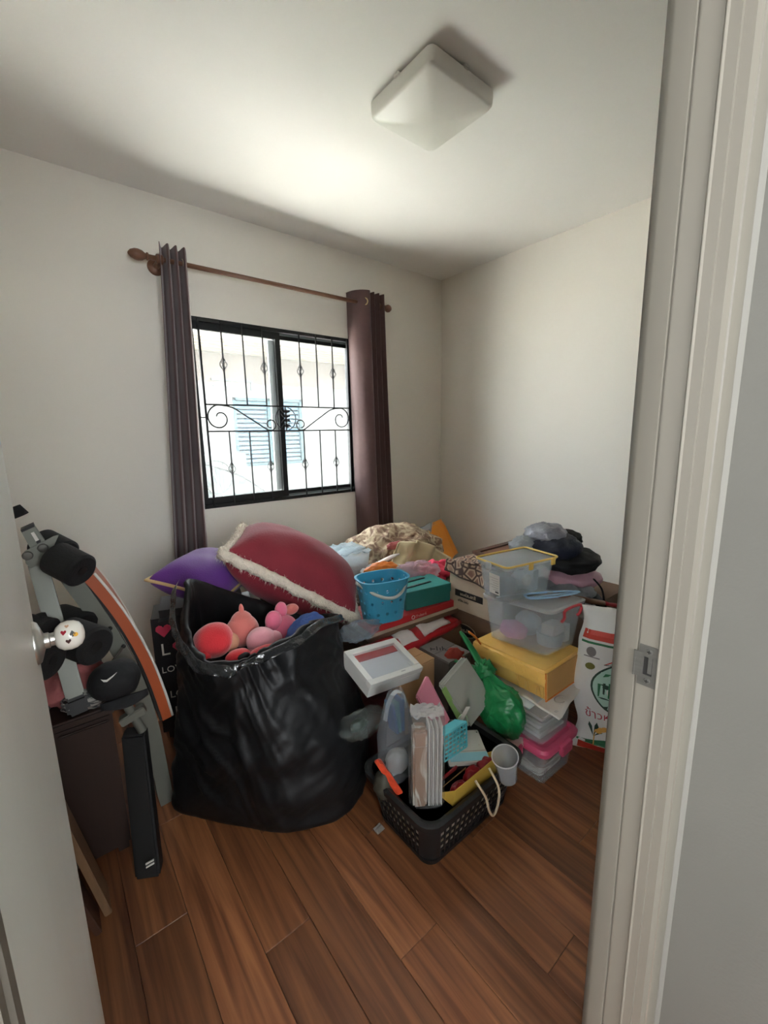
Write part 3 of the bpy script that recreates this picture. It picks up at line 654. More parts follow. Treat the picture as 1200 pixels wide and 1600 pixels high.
# black cap on the bench
cp = thing('cap', 'black cap with a small white swoosh hanging on the exercise bench', 'cap', Y(178, 1085, 1.36))
cc = Y(179, 1062, 1.42)
G().blob(cc, (.070, .06, .058), .12, 3, 4, 30, 18).out('crown', m_cblk, cp, True)
G().sheet(lambda u, v: cc+V(((u-.5)*.12+.015, -.05-.03*v*(1-(2*u-1)**2), -.036-.02*v)), 12, 6, .004).out('visor', m_cblk, cp, True)
sw = [(0, 0), (.006, -.010), (.014, -.013), (.030, -.004), (.042, .006), (.028, -.001), (.014, -.007), (.006, -.004)]
so = Y(157, 1061, 1.352); G().prism([so+V((a*.95, -.004+a*.02, b)) for a, b in sw], (0, .002, 0)).out('swoosh', m_pipe, cp)

# ------------------------------------------------------------------ LOVE bag, pillows
m_love = mat('black_printed_vinyl', (22, 21, 24), .45, var=.2, vscale=12); m_scr = mat('white_print', (226, 220, 208), .6); m_heart = mat('red_print', (196, 50, 80), .6)
lbg = thing('printed_tote_bag', 'black bag printed with white LOVE lettering and red hearts', 'bag', (.38, 1.98, 0))
P0 = V((.262, 1.90, 0)); ea = V((.96, -.28, 0)).normalized(); eb_ = V((.28, .96, 0)).normalized(); wB, dB, hB = .42, .26, .60
vs, fs = bevel_mesh([P0+ea*a+eb_*b+V((0, 0, c)) for c in (0, hB) for a, b in ((0, 0), (wB, 0), (wB, dB), (0, dB))], BOXF, .035, 4)
vs = [v+(ea*.012+V((0, 0, .01)))*noise.noise(v*9) for v in vs]
for v in vs: v.z = max(v.z, 0)
smooth_ang(mesh('body', vs, fs, m_love, lbg), 60)
def on_face(a, c): return P0+ea*a-eb_*.006+V((0, 0, c))
def heart(o, s, par, m):
    pts = [(0, -.9), (.5, -.35), (.9, .1), (.85, .55), (.5, .78), (.15, .65), (0, .4), (-.15, .65), (-.5, .78), (-.85, .55), (-.9, .1), (-.5, -.35)]
    G().prism([o+ea*a*s+V((0, 0, b*s)) for a, b in pts], -eb_*.003).out('printed_heart', m, par)
def love(a, c, s):
    words('L', s, on_face(a, c), ea, (0, 0, 1), m_scr, lbg, 'printed_letter'); heart(on_face(a+s*.95, c+s*.38), s*.36, lbg, m_heart); words('VE', s, on_face(a+s*1.35, c), ea, (0, 0, 1), m_scr, lbg, 'printed_letter')
love(.035, .42, .075); love(.06, .12, .08)
words('LOVE', .04, on_face(.17, .50), ea, (0, 0, 1), m_scr, lbg, 'printed_letter'); words('LOVE', .04, on_face(.03, .34), ea, (0, 0, 1), m_scr, lbg, 'printed_letter'); words('LOVE', .05, on_face(.12, .28), ea, (0, 0, 1), m_scr, lbg, 'printed_letter'); words('LOVE', .045, on_face(.05, .22), ea, (0, 0, 1), m_scr, lbg, 'printed_letter')
heart(on_face(.055, .53), .032, lbg, m_heart)
m_purp = mat('purple_velvet', (84, 30, 118), .7, var=.12, vscale=8, bump=.15, bscale=200, sheen=.15); m_gold = mat('gold_cord', (196, 168, 118), .6)
pc = V((.535, 1.955, .705)); pa = V((.12, -.085, -.055)); pb = V((.14, .14, .005))
pp = thing('purple_cushion', 'purple velvet cushion with gold cord edging on the printed bag', 'cushion', pc-V((0, 0, .09)))
o, edge = pillow('cover', pc, pa, pb, .20, m_purp, pp, seed=3); G().tube(edge, .007, 8, closed=True).out('cord_edging', m_gold, pp, True)

m_maroon = mat('maroon_velvet', (122, 26, 42), .8, var=.12, vscale=6, bump=.2, bscale=120, sheen=.12)
m_fur = mat('cream_fur', (214, 204, 188), .95, var=.1, vscale=40, bump=.6, bscale=160)
A = Y(347, 866, 1.78); B = Y(556, 968, 1.50); Dd = V((.19, .36, .045))
AB = B-A; AD = Dd-AB*(Dd.dot(AB)/AB.dot(AB)); mc = A+AB*.5+AD*.5
mp_ = thing('maroon_cushion', 'large maroon velvet cushion with cream fur edging above the black sack', 'cushion', mc-V((0, 0, .2)))
o, edge = pillow('cover', mc, AB*.5, AD*.5, .36, m_maroon, mp_, seed=9, nu=28, pinch=.05)
ef = []
random.seed(4)
fur = G().tube([p+V((random.uniform(-1, 1), random.uniform(-1, 1), random.uniform(-1, 1)))*.004 for p in edge], [.025+.006*noise.noise(p*60) for p in edge], 10, closed=True)
fo = fur.out('fur_edging', m_fur, mp_, True)
# short fur strands standing on the edging
st = G(); me_ = fo.data; wl = wloc(mp_)
for v in me_.vertices:
    for _ in range(3):
        q = v.co+wl+V((random.uniform(-1, 1), random.uniform(-1, 1), random.uniform(-1, 1)))*.005; d = v.normal+V((random.uniform(-.6, .6), random.uniform(-.6, .6), random.uniform(-.7, .3)))
        d.normalize(); s_ = d.cross(V((0, .3, 1))).normalized()*.0016; L_ = random.uniform(.012, .02)
        st.add([q-s_, q+s_, q+d*L_], [(0, 1, 2)])
tag(st.out('fur_strands', m_fur, fo), kind='stuff')

# ------------------------------------------------------------------ black sack with plush toys
m_sack = mat('black_bin_liner', (14, 15, 17), .52, var=.1, vscale=10, bump=.2, bscale=26, spec=.3)
rim = [Y(293, 908, 1.62), Y(284, 945, 1.52), Y(287, 985, 1.42), Y(303, 1013, 1.34), Y(323, 1034, 1.27), Y(359, 1040, 1.21), Y(384, 1034, 1.20), Y(415, 1018, 1.205), Y(457, 998, 1.225), Y(490, 974, 1.28), Y(526, 965, 1.36),
       V((.90, 1.48, .565)), Y(480, 962, 1.66), Y(420, 944, 1.74), Y(348, 922, 1.72)]
foot = [V(p+(0,)) for p in ((.36, 1.70), (.27, 1.60), (.205, 1.50), (.245, 1.41), (.30, 1.325), (.38, 1.235), (.46, 1.165), (.55, 1.11), (.66, 1.07), (.76, 1.10), (.83, 1.20), (.90, 1.38), (.88, 1.56), (.76, 1.70), (.55, 1.76))]
ck = thing('black_sack', 'big open black plastic sack filled with plush toys on the floor', 'sack', (.56, 1.42, 0))
rs = spline(rim, 14, True); fsp = spline(foot, 14, True); N = len(rs); rows = 64; ctr = V((.56, 1.42, 0)); vs = []; fs = []
def sack_pt(i, t):
    a, b = fsp[i], rs[i]; p = a.lerp(b, t); out = V((p.x-ctr.x, p.y-ctr.y, 0)); out.normalize()
    bul = (.055 if out.x > -.35 else .055-.06*min(1, (-.35-out.x)/.4))*math.sin(math.pi*min(1, t*1.12))**.8*(1 if t < .9 else (1-t)*10)
    if out.x > 0 and t > .4: bul *= 1-.75*out.x*min(1, (t-.4)/.3)
    if t < .08: bul -= .05*(1-t/.08)**2
    q = p*1.0
    w1 = noise.noise(V((q.x*5, q.y*5, q.z*11)))*.016; th_ = 2*math.pi*i/N; sn = .5+.5*math.sin(th_*2+1); ar = th_*.42; fi = .75+.5*noise.noise(V((ar*2, q.z*2, 8))); ca_, sa_ = math.cos(fi), math.sin(fi); q2 = V(((ar*sa_+q.z*ca_)*8.5, (ar*ca_-q.z*sa_)*2.6, 3)); rdg = (1-abs(noise.noise(q2))*4.2)*(.4+.9*abs(noise.noise(V((ar*4, q.z*4, 1))))*2)
    w2 = max(rdg, -.3)*.010*min(1, t*5)
    q3 = V((q.x*9-q.z*5, q.y*9+q.z*7, 5)); w3 = (1-abs(noise.noise(q3*2.2))*3)*.0030
    return p+out*(bul+w1+w2+w3*min(1, t*4))
for j in range(rows+1):
    t = j/rows
    for i in range(N): vs.append(sack_pt(i, t))
# rolled rim, then the inner skin
for k, (dt, inn) in enumerate(((1.012, .006), (1.004, .016), (.97, .022), (.90, .026), (.80, .035), (.68, .05), (.55, .07))):
    for i in range(N):
        p = sack_pt(i, min(dt, 1)); out = V((p.x-ctr.x, p.y-ctr.y, 0)).normalized()
        vs.append(p-out*(inn+.006*noise.noise(p*14))+V((0, 0, (.008 if k < 2 else 0))))
tot = rows+1+7
for j in range(tot-1):
    for i in range(N): i2 = (i+1) % N; fs.append((j*N+i, j*N+i2, (j+1)*N+i2, (j+1)*N+i))
vs.append(V((ctr.x, ctr.y, .36))); e0 = (tot-1)*N
for i in range(N): fs.append((e0+i, e0+(i+1) % N, len(vs)-1))
fs.append(tuple(range(N)))
mesh('liner', vs, fs, m_sack, ck, True)
# crinkled folded-over lip
lip = G(); 
def lip_fn(u, v):
    i = int(u*(N-1)*.66+2) % N; p = rs[i]; out = V((p.x-ctr.x, p.y-ctr.y, 0)).normalized()
    s_ = noise.noise(V((u*26, v*2, 1)))
    return p+out*(.052*math.sin(math.pi*.5*min(1, .55+v*.45))*.15+.012+.016*v+.012*s_*v)+V((0, 0, .012-.040*v*(.6+.6*noise.noise(V((u*9, 3, 0))))+.006*s_))
lip.sheet(lip_fn, 130, 8, .0012).out('folded_lip', mat('glossy_liner_lip', (30, 32, 34), .16, var=.1, bump=.6, bscale=45, spec=.8), ck, True)

m_red = mat('red_plush', (196, 34, 44), .85, bump=.25, bscale=200, sheen=.4); m_sal = mat('salmon_plush', (196, 108, 100), .85, bump=.25, bscale=200, sheen=.4)
m_pk = mat('pink_plush', (214, 104, 132), .85, bump=.25, bscale=200, sheen=.4); m_lp = mat('pale_pink_plush', (216, 150, 160), .85, bump=.25, bscale=200, sheen=.4)
m_tan = mat('tan_plush', (192, 140, 112), .85, bump=.25, bscale=200); m_bluef = mat('blue_fleece', (62, 92, 160), .85, bump=.25, bscale=120)
def toy(name, label, px, py, yy, m, r, parts=(), sq=(1, 1, 1), grp='plush toys in the black sack'):
    c = Y(px, py, yy); t = thing(name, label, 'plush toy', c-V((0, 0, r)), grp)
    G().blob(c, (r*sq[0], r*sq[1], r*sq[2]), .06, 3, px, 28, 18).out('body', m, t, True)
    for nm, dx, dy, dz, rr, mm in parts: G().blob(c+V((dx, dy, dz)), rr if isinstance(rr, tuple) else (rr,)*3, .05, 3, dx*90, 20, 12).out(nm, mm, t, True)
    return t
toy('plush_toy', 'round bright red plush toy at the left rim of the sack', 334, 1000, 1.42, m_red, .062, (('muzzle', .050, -.012, -.020, (.030, .032, .034), m_tan), ('ear', -.045, -.035, -.030, (.026, .02, .026), m_red), ('nose', -.04, -.055, -.045, (.016, .012, .014), m_blk)), (1.05, 1, .95))
toy('plush_toy', 'salmon pear-shaped plush toy with a pointed tuft', 378, 985, 1.50, m_sal, .062, (('tuft', .004, 0, .078, (.009, .009, .026), m_sal), ('head', .002, 0, .035, (.042, .04, .04), m_sal)), (1, .9, 1))
toy('plush_toy', 'pink plush bear lying at the back of the sack', 440, 985, 1.52, m_pk, .07, (('ear', -.040, -.02, .058, (.034, .026, .044), m_pk), ('ear', .012, .02, .078, (.026, .022, .034), m_pk), ('arm', .062, .03, .064, (.032, .024, .022), m_sal), ('leg', .054, -.055, .012, (.036, .034, .040), m_pk)), (1, .9, .9))
toy('plush_toy', 'pale pink plush toy with a gathered snout in front', 408, 1000, 1.40, m_lp, .048, (('snout', .042, -.008, -.008, (.034, .03, .032), m_lp), ('paw', -.02, -.01, -.025, (.03, .03, .026), m_lp)), (1.1, 1, .95))
toy('plush_toy', 'red plush limb poking out at the front rim', 414, 1022, 1.30, m_red, .036, (('paw', -.045, .02, -.014, (.03, .03, .02), m_red),), (1.8, 1, .8))
toy('plush_toy', 'small black-and-red plush lying along the front rim of the sack', 372, 1025, 1.32, m_red, .028, (('patch', .008, -.018, .002, (.026, .014, .014), m_blk),), (1.5, 1, .8))
cloth_lump('blue_cloth', Y(478, 984, 1.42), (.085, .06, .05), m_bluef, 'blue fleece bunched at the right rim of the sack', 'cloth', 11, amp=.15, axes=(V((.9, .1, .35)).normalized(), V((-.1, 1, 0)).normalized(), V((-.35, 0, .9)).normalized()), fold=.1)
# ------------------------------------------------------------------ middle pile
m_card = mat('brown_cardboard', (190, 150, 108), .85, var=.06, vscale=8, bump=.05, bscale=60); m_cardd = mat('dark_cardboard', (104, 82, 66), .85, var=.08, vscale=8); m_cardl = mat('pale_cardboard', (190, 174, 152), .85, var=.05, vscale=8)
m_white = mat('white_card', (224, 224, 220), .55, var=.02); m_ink = mat('black_ink', (24, 22, 22), .7); m_tape = mat('packing_tape', (186, 160, 120), .3)
def carton(name, label, p, a, b, c, m, flaps=True, tape=None, cat='box'):
    """closed cardboard box: body, top flaps that meet in a slit, tape"""
    p, a, b, c = V(p), V(a), V(b), V(c); t = thing(name, label, cat, p+a*.5+b*.5)
    G().obox(p, a, b, c-c.normalized()*.004, .003).out('body', m, t)
    if flaps:
        n = c.normalized()*.004
        G().obox(p+c-n, a, b*.495, n, .001, 1).out('flap', m, t); G().obox(p+c-n+b*.505, a, b*.495, n, .001, 1).out('flap', m, t)
        if tape: G().obox(p+c+b*.46, a, b*.08, c.normalized()*.0006).out('tape', tape, t)
    return t
# low boxes that carry the pile by the window
carton('cardboard_box', 'wide brown cardboard box on the floor under the maroon cushion', (.98, 1.80, 0), (.42, 0, 0), (0, .50, 0), (0, 0, .42), m_cardd)
carton('cardboard_box', 'brown cardboard box below the window behind the clear container', (1.02, 2.32, 0), (.55, 0, 0), (0, .28, 0), (0, 0, .40), m_cardd)
carton('cardboard_box', 'brown cardboard box under the floral bedspread near the corner', (1.62, 1.72, 0), (.75, 0, 0), (0, .85, 0), (0, 0, .34), m_cardd)
carton('cardboard_box', 'large brown cardboard box on the floor under the teal box', (1.02, 1.30, 0), (.50, 0, 0), (0, .42, 0), (0, 0, .385), m_cardd)
# folded brown carton beside the white windowed box
c0 = Y(684, 1050, 1.17)
bx = carton('cardboard_box', 'small tan cardboard box right of the white windowed box', (1.00, 1.165, .10), (.195, 0, 0), (0, .125, 0), (0, 0, .285), m_card)
carton('cardboard_box', 'dark maroon box on the floor under the white windowed box', (.895, 1.13, 0), (.10, 0, 0), (0, .15, 0), (0, 0, .30), mat('maroon_box', (88, 34, 32), .6))
carton('cardboard_box', 'flat grey box on the floor under the small tan cardboard box', (1.0, 1.165, 0), (.28, 0, 0), (0, .13, 0), (0, 0, .099), m_cardd)
# small grey lettered box behind it
gbx = carton('cardboard_box', 'small grey box with dark lettering beside the tan cardboard box', (1.225, 1.11, .10), (.14, .0, 0), (0, .18, 0), (0, 0, .275), mat('grey_carton', (112, 106, 102), .7))
scribble(3, .04, (1.24, 1.235, .3752), (.75, -.66, 0), (.66, .75, 0), m_ink, gbx, 2); scribble(6, .018, (1.285, 1.19, .3752), (.75, -.66, 0), (.66, .75, 0), m_ink, gbx, 3)

# white box with a clear window
pL, pF, pR = Y(537, 1018, 1.30), Y(580, 1070, 1.12), Y(661, 1042, 1.12)
o_, a_, b_, n_ = ortho(pF, pR, pL)
if n_.z < 0: n_ = -n_
wb = thing('window_gift_box', 'white cardboard box with a clear window in its lid', 'box', pF-n_*.075)
hh = .062; e = .024
G().obox(o_-n_*hh, a_, b_, n_*(hh-.022), .0015).out('tray', m_white, wb)
u, v = a_.normalized(), b_.normalized(); la, lb_ = a_.length, b_.length
ld = G().obox(o_-n_*.022-u*.001-v*.001, u*(la+.002), v*e, n_*.022, .001).obox(o_-n_*.022-u*.001+v*(lb_-e), u*(la+.002), v*(e+.001), n_*.022, .001).obox(o_-n_*.022-u*.001+v*e, u*e, v*(lb_-2*e), n_*.022).obox(o_-n_*.022+u*(la-e)+v*e, u*(e+.001), v*(lb_-2*e), n_*.022).out('lid', m_white, wb)
G().obox(o_-n_*.004+u*e+v*e, u*(la-2*e), v*(lb_-2*e), n_*.0008).out('window_film', clear('film', (248, 249, 250), .10, .08, (225, 228, 232)), ld)
G().obox(o_-n_*.021+u*e+v*(lb_-e-.034), u*(la-2*e), v*.034, n_*.006).out('red_band', mat('red_insert', (176, 52, 52), .6), wb)
G().obox(o_-n_*.0215+u*e+v*e, u*(la-2*e), v*(lb_-2*e-.034), n_*.003).out('tissue', mat('grey_tissue', (226, 228, 232), .8), wb)
G().obox(o_+u*(la*.6)+v*.011, u*.020, v*.004, n_*.0005).out('printed_mark', mat('grey_print', (176, 176, 178), .7), wb)

# red and white plastic sacking lying across the boxes
def bands(u, v): return 0
m_rw = mat('red_plastic', (176, 28, 40), .35, var=.1, bump=.2, bscale=30); m_wp = mat('white_plastic', (222, 214, 212), .35, var=.05, bump=.2, bscale=30); m_yel = mat('yellow_edge', (226, 190, 110), .5)
rwp = thing('plastic_sacking', 'red and white plastic sacking lying across the boxes by the sack', 'plastic sheet', (1.1, 1.33, .39))
q0, q1 = Y(522, 993, 1.34), Y(690, 968, 1.34)
def rw(u, v, lo=0): 
    p = V((.93, 1.30, 0)).lerp(V((1.53, 1.315, 0)), u)
    return p+V((0, v*.11, .404+.016*noise.noise(V((u*7, v*3, lo)))+.022*math.sin(v*3)*(1-.4*u)+lo-.02*(1-v)))
G().sheet(lambda u, v: rw(u, v), 26, 8, .003).out('red_sheet', m_rw, rwp, True)
G().sheet(lambda u, v: rw(.36+u*.16, v, .006), 8, 8, .002).out('white_panel', m_wp, rwp, True); G().sheet(lambda u, v: rw(.60+u*.3, .1+v*.9, .006), 8, 8, .002).out('white_panel', m_wp, rwp, True)
G().sheet(lambda u, v: rw(.5+u*.45, v*.25, -.008), 12, 4, .003).out('yellow_hem', m_yel, rwp, True)
G().sheet(lambda u, v: V((.93+.60*u, 1.298+.015*u-.012*math.sin(v*2.5)-.006*math.sin(u*17), .402-.060*v*(1-.75*u)+.010*noise.noise(V((u*8, v, 0))))), 14, 6, .003).out('hanging_end', m_rw, rwp, True)
# clear crumpled wrap left of the stack
m_wrap = clear('clear_wrap', (236, 242, 246), .30, .12, (206, 216, 224), .8, 40); m_wrapb = clear('bluish_wrap', (236, 243, 246), .40, .15, (232, 240, 243), .9, 45); m_wrapw = clear('milky_wrap', (246, 246, 246), .55, .2, (244, 243, 243), .7, 40)
tag(G().blob(Y(560, 985, 1.36), (.10, .05, .03), .3, 6, 3, 30, 14, fold=.4).out('plastic_wrap', m_wrap, None, True), 'crumpled clear plastic wrap beside the blue basket', 'plastic wrap')

# red flat box and brown flat box under the blue basket
fb = thing('flat_box', 'flat red box with small white logo under the teal box', 'box', (1.28, 1.46, .46))
m_redb = mat('red_carton', (188, 40, 48), .5, var=.05)
FA = V((1.06, 1.425, .438)); fu = V((.52, -.03, .0)); fv = V((.018, .24, 0)); G().obox(FA, fu, fv, (0, 0, .034), .002).out('body', m_redb, fb)
fo_ = FA+fu*.46-V((0, .002, -.010)); fx = fu.normalized()
G().tube([fo_+fx*.009*math.cos(a)+V((0, 0, .006+.009*math.sin(a))) for a in [k*math.pi/8 for k in range(16)]], .0016, 5, closed=True).out('logo_ring', m_white, fb)
scribble(8, .016, fo_+fx*.016, fx, (0, 0, 1), mat('pale_print', (226, 170, 166), .6), fb, 5)
fb2 = thing('flat_box', 'flat brown cardboard sheet box below the red flat box', 'box', (1.28, 1.46, .43)); G().obox((1.03, 1.40, .414), (.57, -.035, 0), (.018, .27, 0), (0, 0, .024), .002).out('body', m_cardd, fb2); G().obox((1.03, 1.40, .4382), (.57, -.035, 0), (.018, .024, 0), (0, 0, .0012)).out('edge_tape', m_cardl, fb2)

# blue perforated basket with a pale handle
m_sky = mat('sky_blue_plastic', (64, 152, 184), .35, var=.03)
bk = thing('plastic_basket', 'sky blue plastic basket with round holes and pale handle', 'basket', (1.16, 1.49, .472))
bc = V((1.165, 1.475, .474)); bu = V((.97, -.24, 0)).normalized(); bv = V((.24, .97, 0)).normalized()
def bring(a, b, z, n=36, k=3.2):
    o = []
    for i in range(n):
        th = 2*math.pi*i/n; c_, s_ = math.cos(th), math.sin(th); r_ = (abs(c_)**k+abs(s_)**k)**(-1/k); o.append(bc+bu*a*r_*c_+bv*b*r_*s_+V((0, 0, z)))
    return o
vs, fs = loft([bring(.092, .068, 0), bring(.120, .086, .195), bring(.125, .091, .196), bring(.125, .091, .201), bring(.116, .082, .201), bring(.088, .064, .004)])
bo = mesh('body', vs, fs, m_sky, bk)
cut = G()
for i in range(15):
    for j in range(3):
        z_ = .045+.055*j; th = 2*math.pi*(i+.5*(j % 2))/15; c_, s_ = math.cos(th), math.sin(th); k = 3.2; r_ = (abs(c_)**k+abs(s_)**k)**(-1/k); f = z_/.205
        p = bc+bu*(.092+.028*f)*r_*c_+bv*(.068+.018*f)*r_*s_+V((0, 0, z_)); n = (bu*c_/.1*1+bv*s_/.075).normalized()
        cut.lathe(p-n*.02, n, [(.0075, 0), (.0075, .04)], 12)
bool_cut(bo, cut); smooth_ang(bo, 35)
m_hdl = mat('pale_handle', (196, 200, 192), .4)
ha, hb = bc+bu*-.122+V((0, 0, .186)), bc+bu*.124+V((0, 0, .186))
hp = [ha.lerp(hb, t)-bv*(.105*math.sin(math.pi*t)**.6)+V((0, 0, -.055*math.sin(math.pi*t)**.9)) for t in [k/24 for k in range(25)]]
G().tube(hp, .0058, 8, flat=1.5).out('handle', m_hdl, bk, True)
for p in (ha, hb): G().blob(p, (.011, .011, .011), nu=12, nv=8).out('handle_pin', m_hdl, bk, True)

# teal lidded box with dark slots on top
m_tealb = mat('teal_box', (44, 128, 122), .5, var=.05, vscale=10, bump=.05, bscale=40)
tb = thing('teal_box', 'teal lidded box beside the blue basket', 'box', (1.42, 1.50, .472))
TA = V((1.292, 1.45, .473)); tu = V((.262, -.045, 0)); tv = V((.03, .175, 0)); G().obox(TA, tu, tv, (0, 0, .066), .002).out('body', m_tealb, tb)
lid = G().obox(TA-tu*.012-tv*.015+V((0, 0, .050)), tu*1.024, tv*1.03, (0, 0, .044), .002).out('lid', m_tealb, tb)
for k, (a, b) in enumerate(((.12, .62), (.10, .25))): G().obox(TA+tu*a+tv*b+V((0, 0, .0942)), tu*.62+tv*.1, tv*.075, (0, 0, .004), .001).out('slot_strip', mat('dark_green_strip', (18, 40, 38), .5), lid)

# clear wrapped container below the window
cw = thing('wrapped_container', 'clear plastic container wrapped in crinkled film below the window', 'container', (1.30, 2.1, .425))
kc = V((1.30, 2.07, .425)); ku = V((.95, -.1, 0)).normalized(); kv = V((.1, .95, 0)).normalized()
def kring(a, b, z, r=.03, n=6):
    o = []
    for q, (sx, sy) in enumerate(((1, 1), (-1, 1), (-1, -1), (1, -1))):
        for i in range(n): an = math.pi/2*(q+i/(n-1)); o.append(kc+ku*(sx*(a-r)+r*math.cos(an))+kv*(sy*(b-r)+r*math.sin(an))+V((0, 0, z)))
    return o
G().add(*loft([kring(.145, .10, .002), kring(.165, .12, .20), kring(.165, .12, .215)])).out('container', m_wrapw, cw, True)
G().sheet(lambda u, v: kc+ku*(u-.5)*.335+kv*(v-.5)*.245+V((0, 0, .219+.012*noise.noise(V((u*9, v*9, 0)))+.012*(1-abs(noise.noise(V((u*5, v*6, 4))))*3))), 30, 24, .0015).out('film_cover', m_wrapb, cw, True)
m_contents = mat('grey_contents', (186, 196, 202), .7); G().add(*loft([kring(.13, .085, .01), kring(.145, .10, .16)])).out('contents', m_contents, cw)
tag(G().blob((1.43, 1.83, .50), (.13, .09, .085), .3, 6, 21, 34, 18, fold=.5, floor=.425).out('plastic_bag', m_wrapw, None, True), 'crumpled white plastic bag behind the blue basket', 'bag')
bn = spline([Y(568, 895, 1.86), Y(590, 882, 1.82), Y(612, 870, 1.80), Y(623, 866, 1.80)], 5)
tag(G().tube(bn, [.010+.012*math.sin(math.pi*min(1, .15+i/len(bn))) for i in range(len(bn))], 8, flat=.6).out('plastic_strip', m_wp, None, True), 'twisted white plastic strip pointing up behind the basket', 'plastic strip')
cloth_lump('orange_cloth', Y(596, 890, 1.72), (.10, .05, .035), mat('orange_plastic_bag', (226, 124, 40), .45, bump=.3, bscale=40), 'bright orange plastic scrap behind the blue basket', 'plastic scrap', 14)
tag(G().blob(Y(648, 896, 1.68), (.14, .09, .05), .35, 7, 31, 36, 18, fold=.5).out('plastic_bag', clear('pinkish_film', (240, 226, 232), .5, .15, (226, 206, 214), .8, 45), None, True), 'crinkled pinkish clear bag behind the teal box', 'bag')
cloth_lump('pink_cloth', Y(680, 893, 1.70), (.085, .07, .058), mat('hot_pink_cloth', (222, 62, 96), .7, bump=.2, bscale=60), 'hot pink cloth poking up behind the teal box', 'cloth', 17, amp=.4)
G_ = G().blob(Y(540, 915, 1.66), (.028, .02, .05), .2, 5, 41, 20, 12, fold=.3).out('red_cloth', m_rw, None, True); tag(G_, 'small crumpled red plastic between the maroon cushion and the blue basket', 'plastic scrap')

# bedspread heap in the corner, clear sheet, orange bag
m_flor = two_tone('floral_bedspread', (128, 100, 82), (190, 170, 142), scale=17, lo=.42, hi=.56, rough=.8, third=(206, 190, 160)); m_beige = mat('beige_lining', (192, 176, 140), .75, var=.06, bump=.15, bscale=30); m_rose = mat('rose_patch', (170, 92, 92), .8, var=.2)
bs = thing('bedspread', 'beige floral bedspread heaped in the corner by the right curtain', 'bedspread', (2.0, 2.2, .345))
hc = V((1.95, 2.20, .345))
G().blob(hc+V((-.05, .05, .13)), (.36, .25, .20), .22, 4, 51, 52, 26, fold=.22, floor=.345).out('floral_mass', m_flor, bs, True)
G().sheet(lambda u, v: Y(622+u*78-8*v, 850-8*math.sin(3.1*u)+20*u*u+v*(48+4*u), 1.90-.10*v+.10*u)+V((0, .030*math.sin(u*17+v*2.5), .015*noise.noise(V((u*8, v*4, 2))))), 30, 16, .006).out('turned_back_fold', m_beige, bs, True)
G().blob(Y(618, 852, 2.0), (.07, .03, .025), .3, 5, 53, 24, 12).out('rose_motif', m_rose, bs, True)
cs = Y(650, 826, 2.3); tag(G().sheet(lambda u, v: Y(628+u*46, 838-u*22+v*(22-6*u), 2.36+.04*math.sin(v*3))+V((0, 0, .01*noise.noise(V((u*6, v*6, 0))))), 20, 12, .002).out('plastic_sheet', clear('pale_sheet_film', (246, 249, 251), .38, .12, (236, 242, 246), .6, 30), None, True), 'clear plastic sheet standing above the floral bedspread', 'plastic sheet')
m_orb = mat('orange_bag', (244, 156, 44), .35, var=.08, vscale=5, bump=.15, bscale=20)
ob = thing('orange_bag', 'glossy orange paper bag standing in the room corner', 'bag', (2.45, 2.35, .345))
oa = [Y(676, 822, 2.40), Y(690, 816, 2.42), Y(712, 866, 2.30), Y(698, 884, 2.25), Y(668, 858, 2.30)]
G().prism([V((p.x, p.y, p.z)) for p in oa], V((.10, .10, 0))).out('body', m_orb, ob)
G().prism([Y(690, 816, 2.415), Y(696, 822, 2.40), Y(716, 864, 2.29), Y(710, 868, 2.29)], V((.09, .10, 0))).out('side_gusset', m_orb, ob)
hd = spline([Y(664, 846, 2.27), Y(662, 836, 2.27), Y(669, 830, 2.28), Y(674, 838, 2.28), Y(672, 850, 2.28)], 5); G().tube(hd, .006, 6).out('handle', mat('yellow_cord', (240, 176, 60), .5), ob, True)
# ------------------------------------------------------------------ right-hand stack
# two cartons with print, floral cloth over them
uc = carton('printed_carton', 'pale cardboard box with a black label band under the brown floral cloth', (1.57, 1.10, .432), (.30, .02, 0), (-.0, .325, 0), (0, 0, .235), m_cardl)
lc = carton('printed_carton', 'brown cardboard box with a dark oval logo on the floor', (1.565, 1.08, 0), (.31, .02, 0), (0, .345, 0), (0, 0, .43), m_cardd)
fy, fz = V((0, -1, 0)), V((0, 0, 1)); fp = V((1.5688, 1.385, .505))
G().obox(fp, fy*.175, fz*.034, V((-.0008, 0, 0))).out('label_band', m_ink, uc)
scribble(8, .022, fp+fy*.035+fz*.009+V((-.001, 0, 0)), fy, fz, m_cardl, uc, 7); scribble(8, .016, fp+fy*.02+fz*-.026+V((-.0002, 0, 0)), fy, fz, m_ink, uc, 8)
ov = V((1.5648, 1.315, .335)); G().prism([ov+fy*.062*math.cos(a)+fz*.028*math.sin(a) for a in [k*math.pi/16 for k in range(32)]], (-.001, 0, 0)).out('oval_logo', m_ink, lc)
G().tube([ov+fy*.068*math.cos(a)+fz*.033*math.sin(a) for a in [k*math.pi/16 for k in range(32)]], .0016, 5, closed=True).out('logo_outline', m_cardl, lc)
scribble(6, .024, ov+fy*-.042+fz*-.008+V((-.0014, 0, 0)), fy, fz, m_cardl, lc, 9)
m_flor2 = two_tone('brown_floral_cloth', (70, 50, 44), (184, 158, 134), 'voronoi', 22, .05, .16, .8, third=(120, 88, 74))
fc = thing('floral_cloth', 'brown and cream floral cloth draped over the pale cardboard box', 'cloth', (1.68, 1.28, .668))
def drape(u, v):
    p = V((1.56+.30*u, 1.08+.36*v, .684+.020*noise.noise(V((u*4, v*5, 7)))+.018*math.sin(v*4)))
    return p
G().sheet(drape, 24, 24, .008).out('top_layer', m_flor2, fc, True)
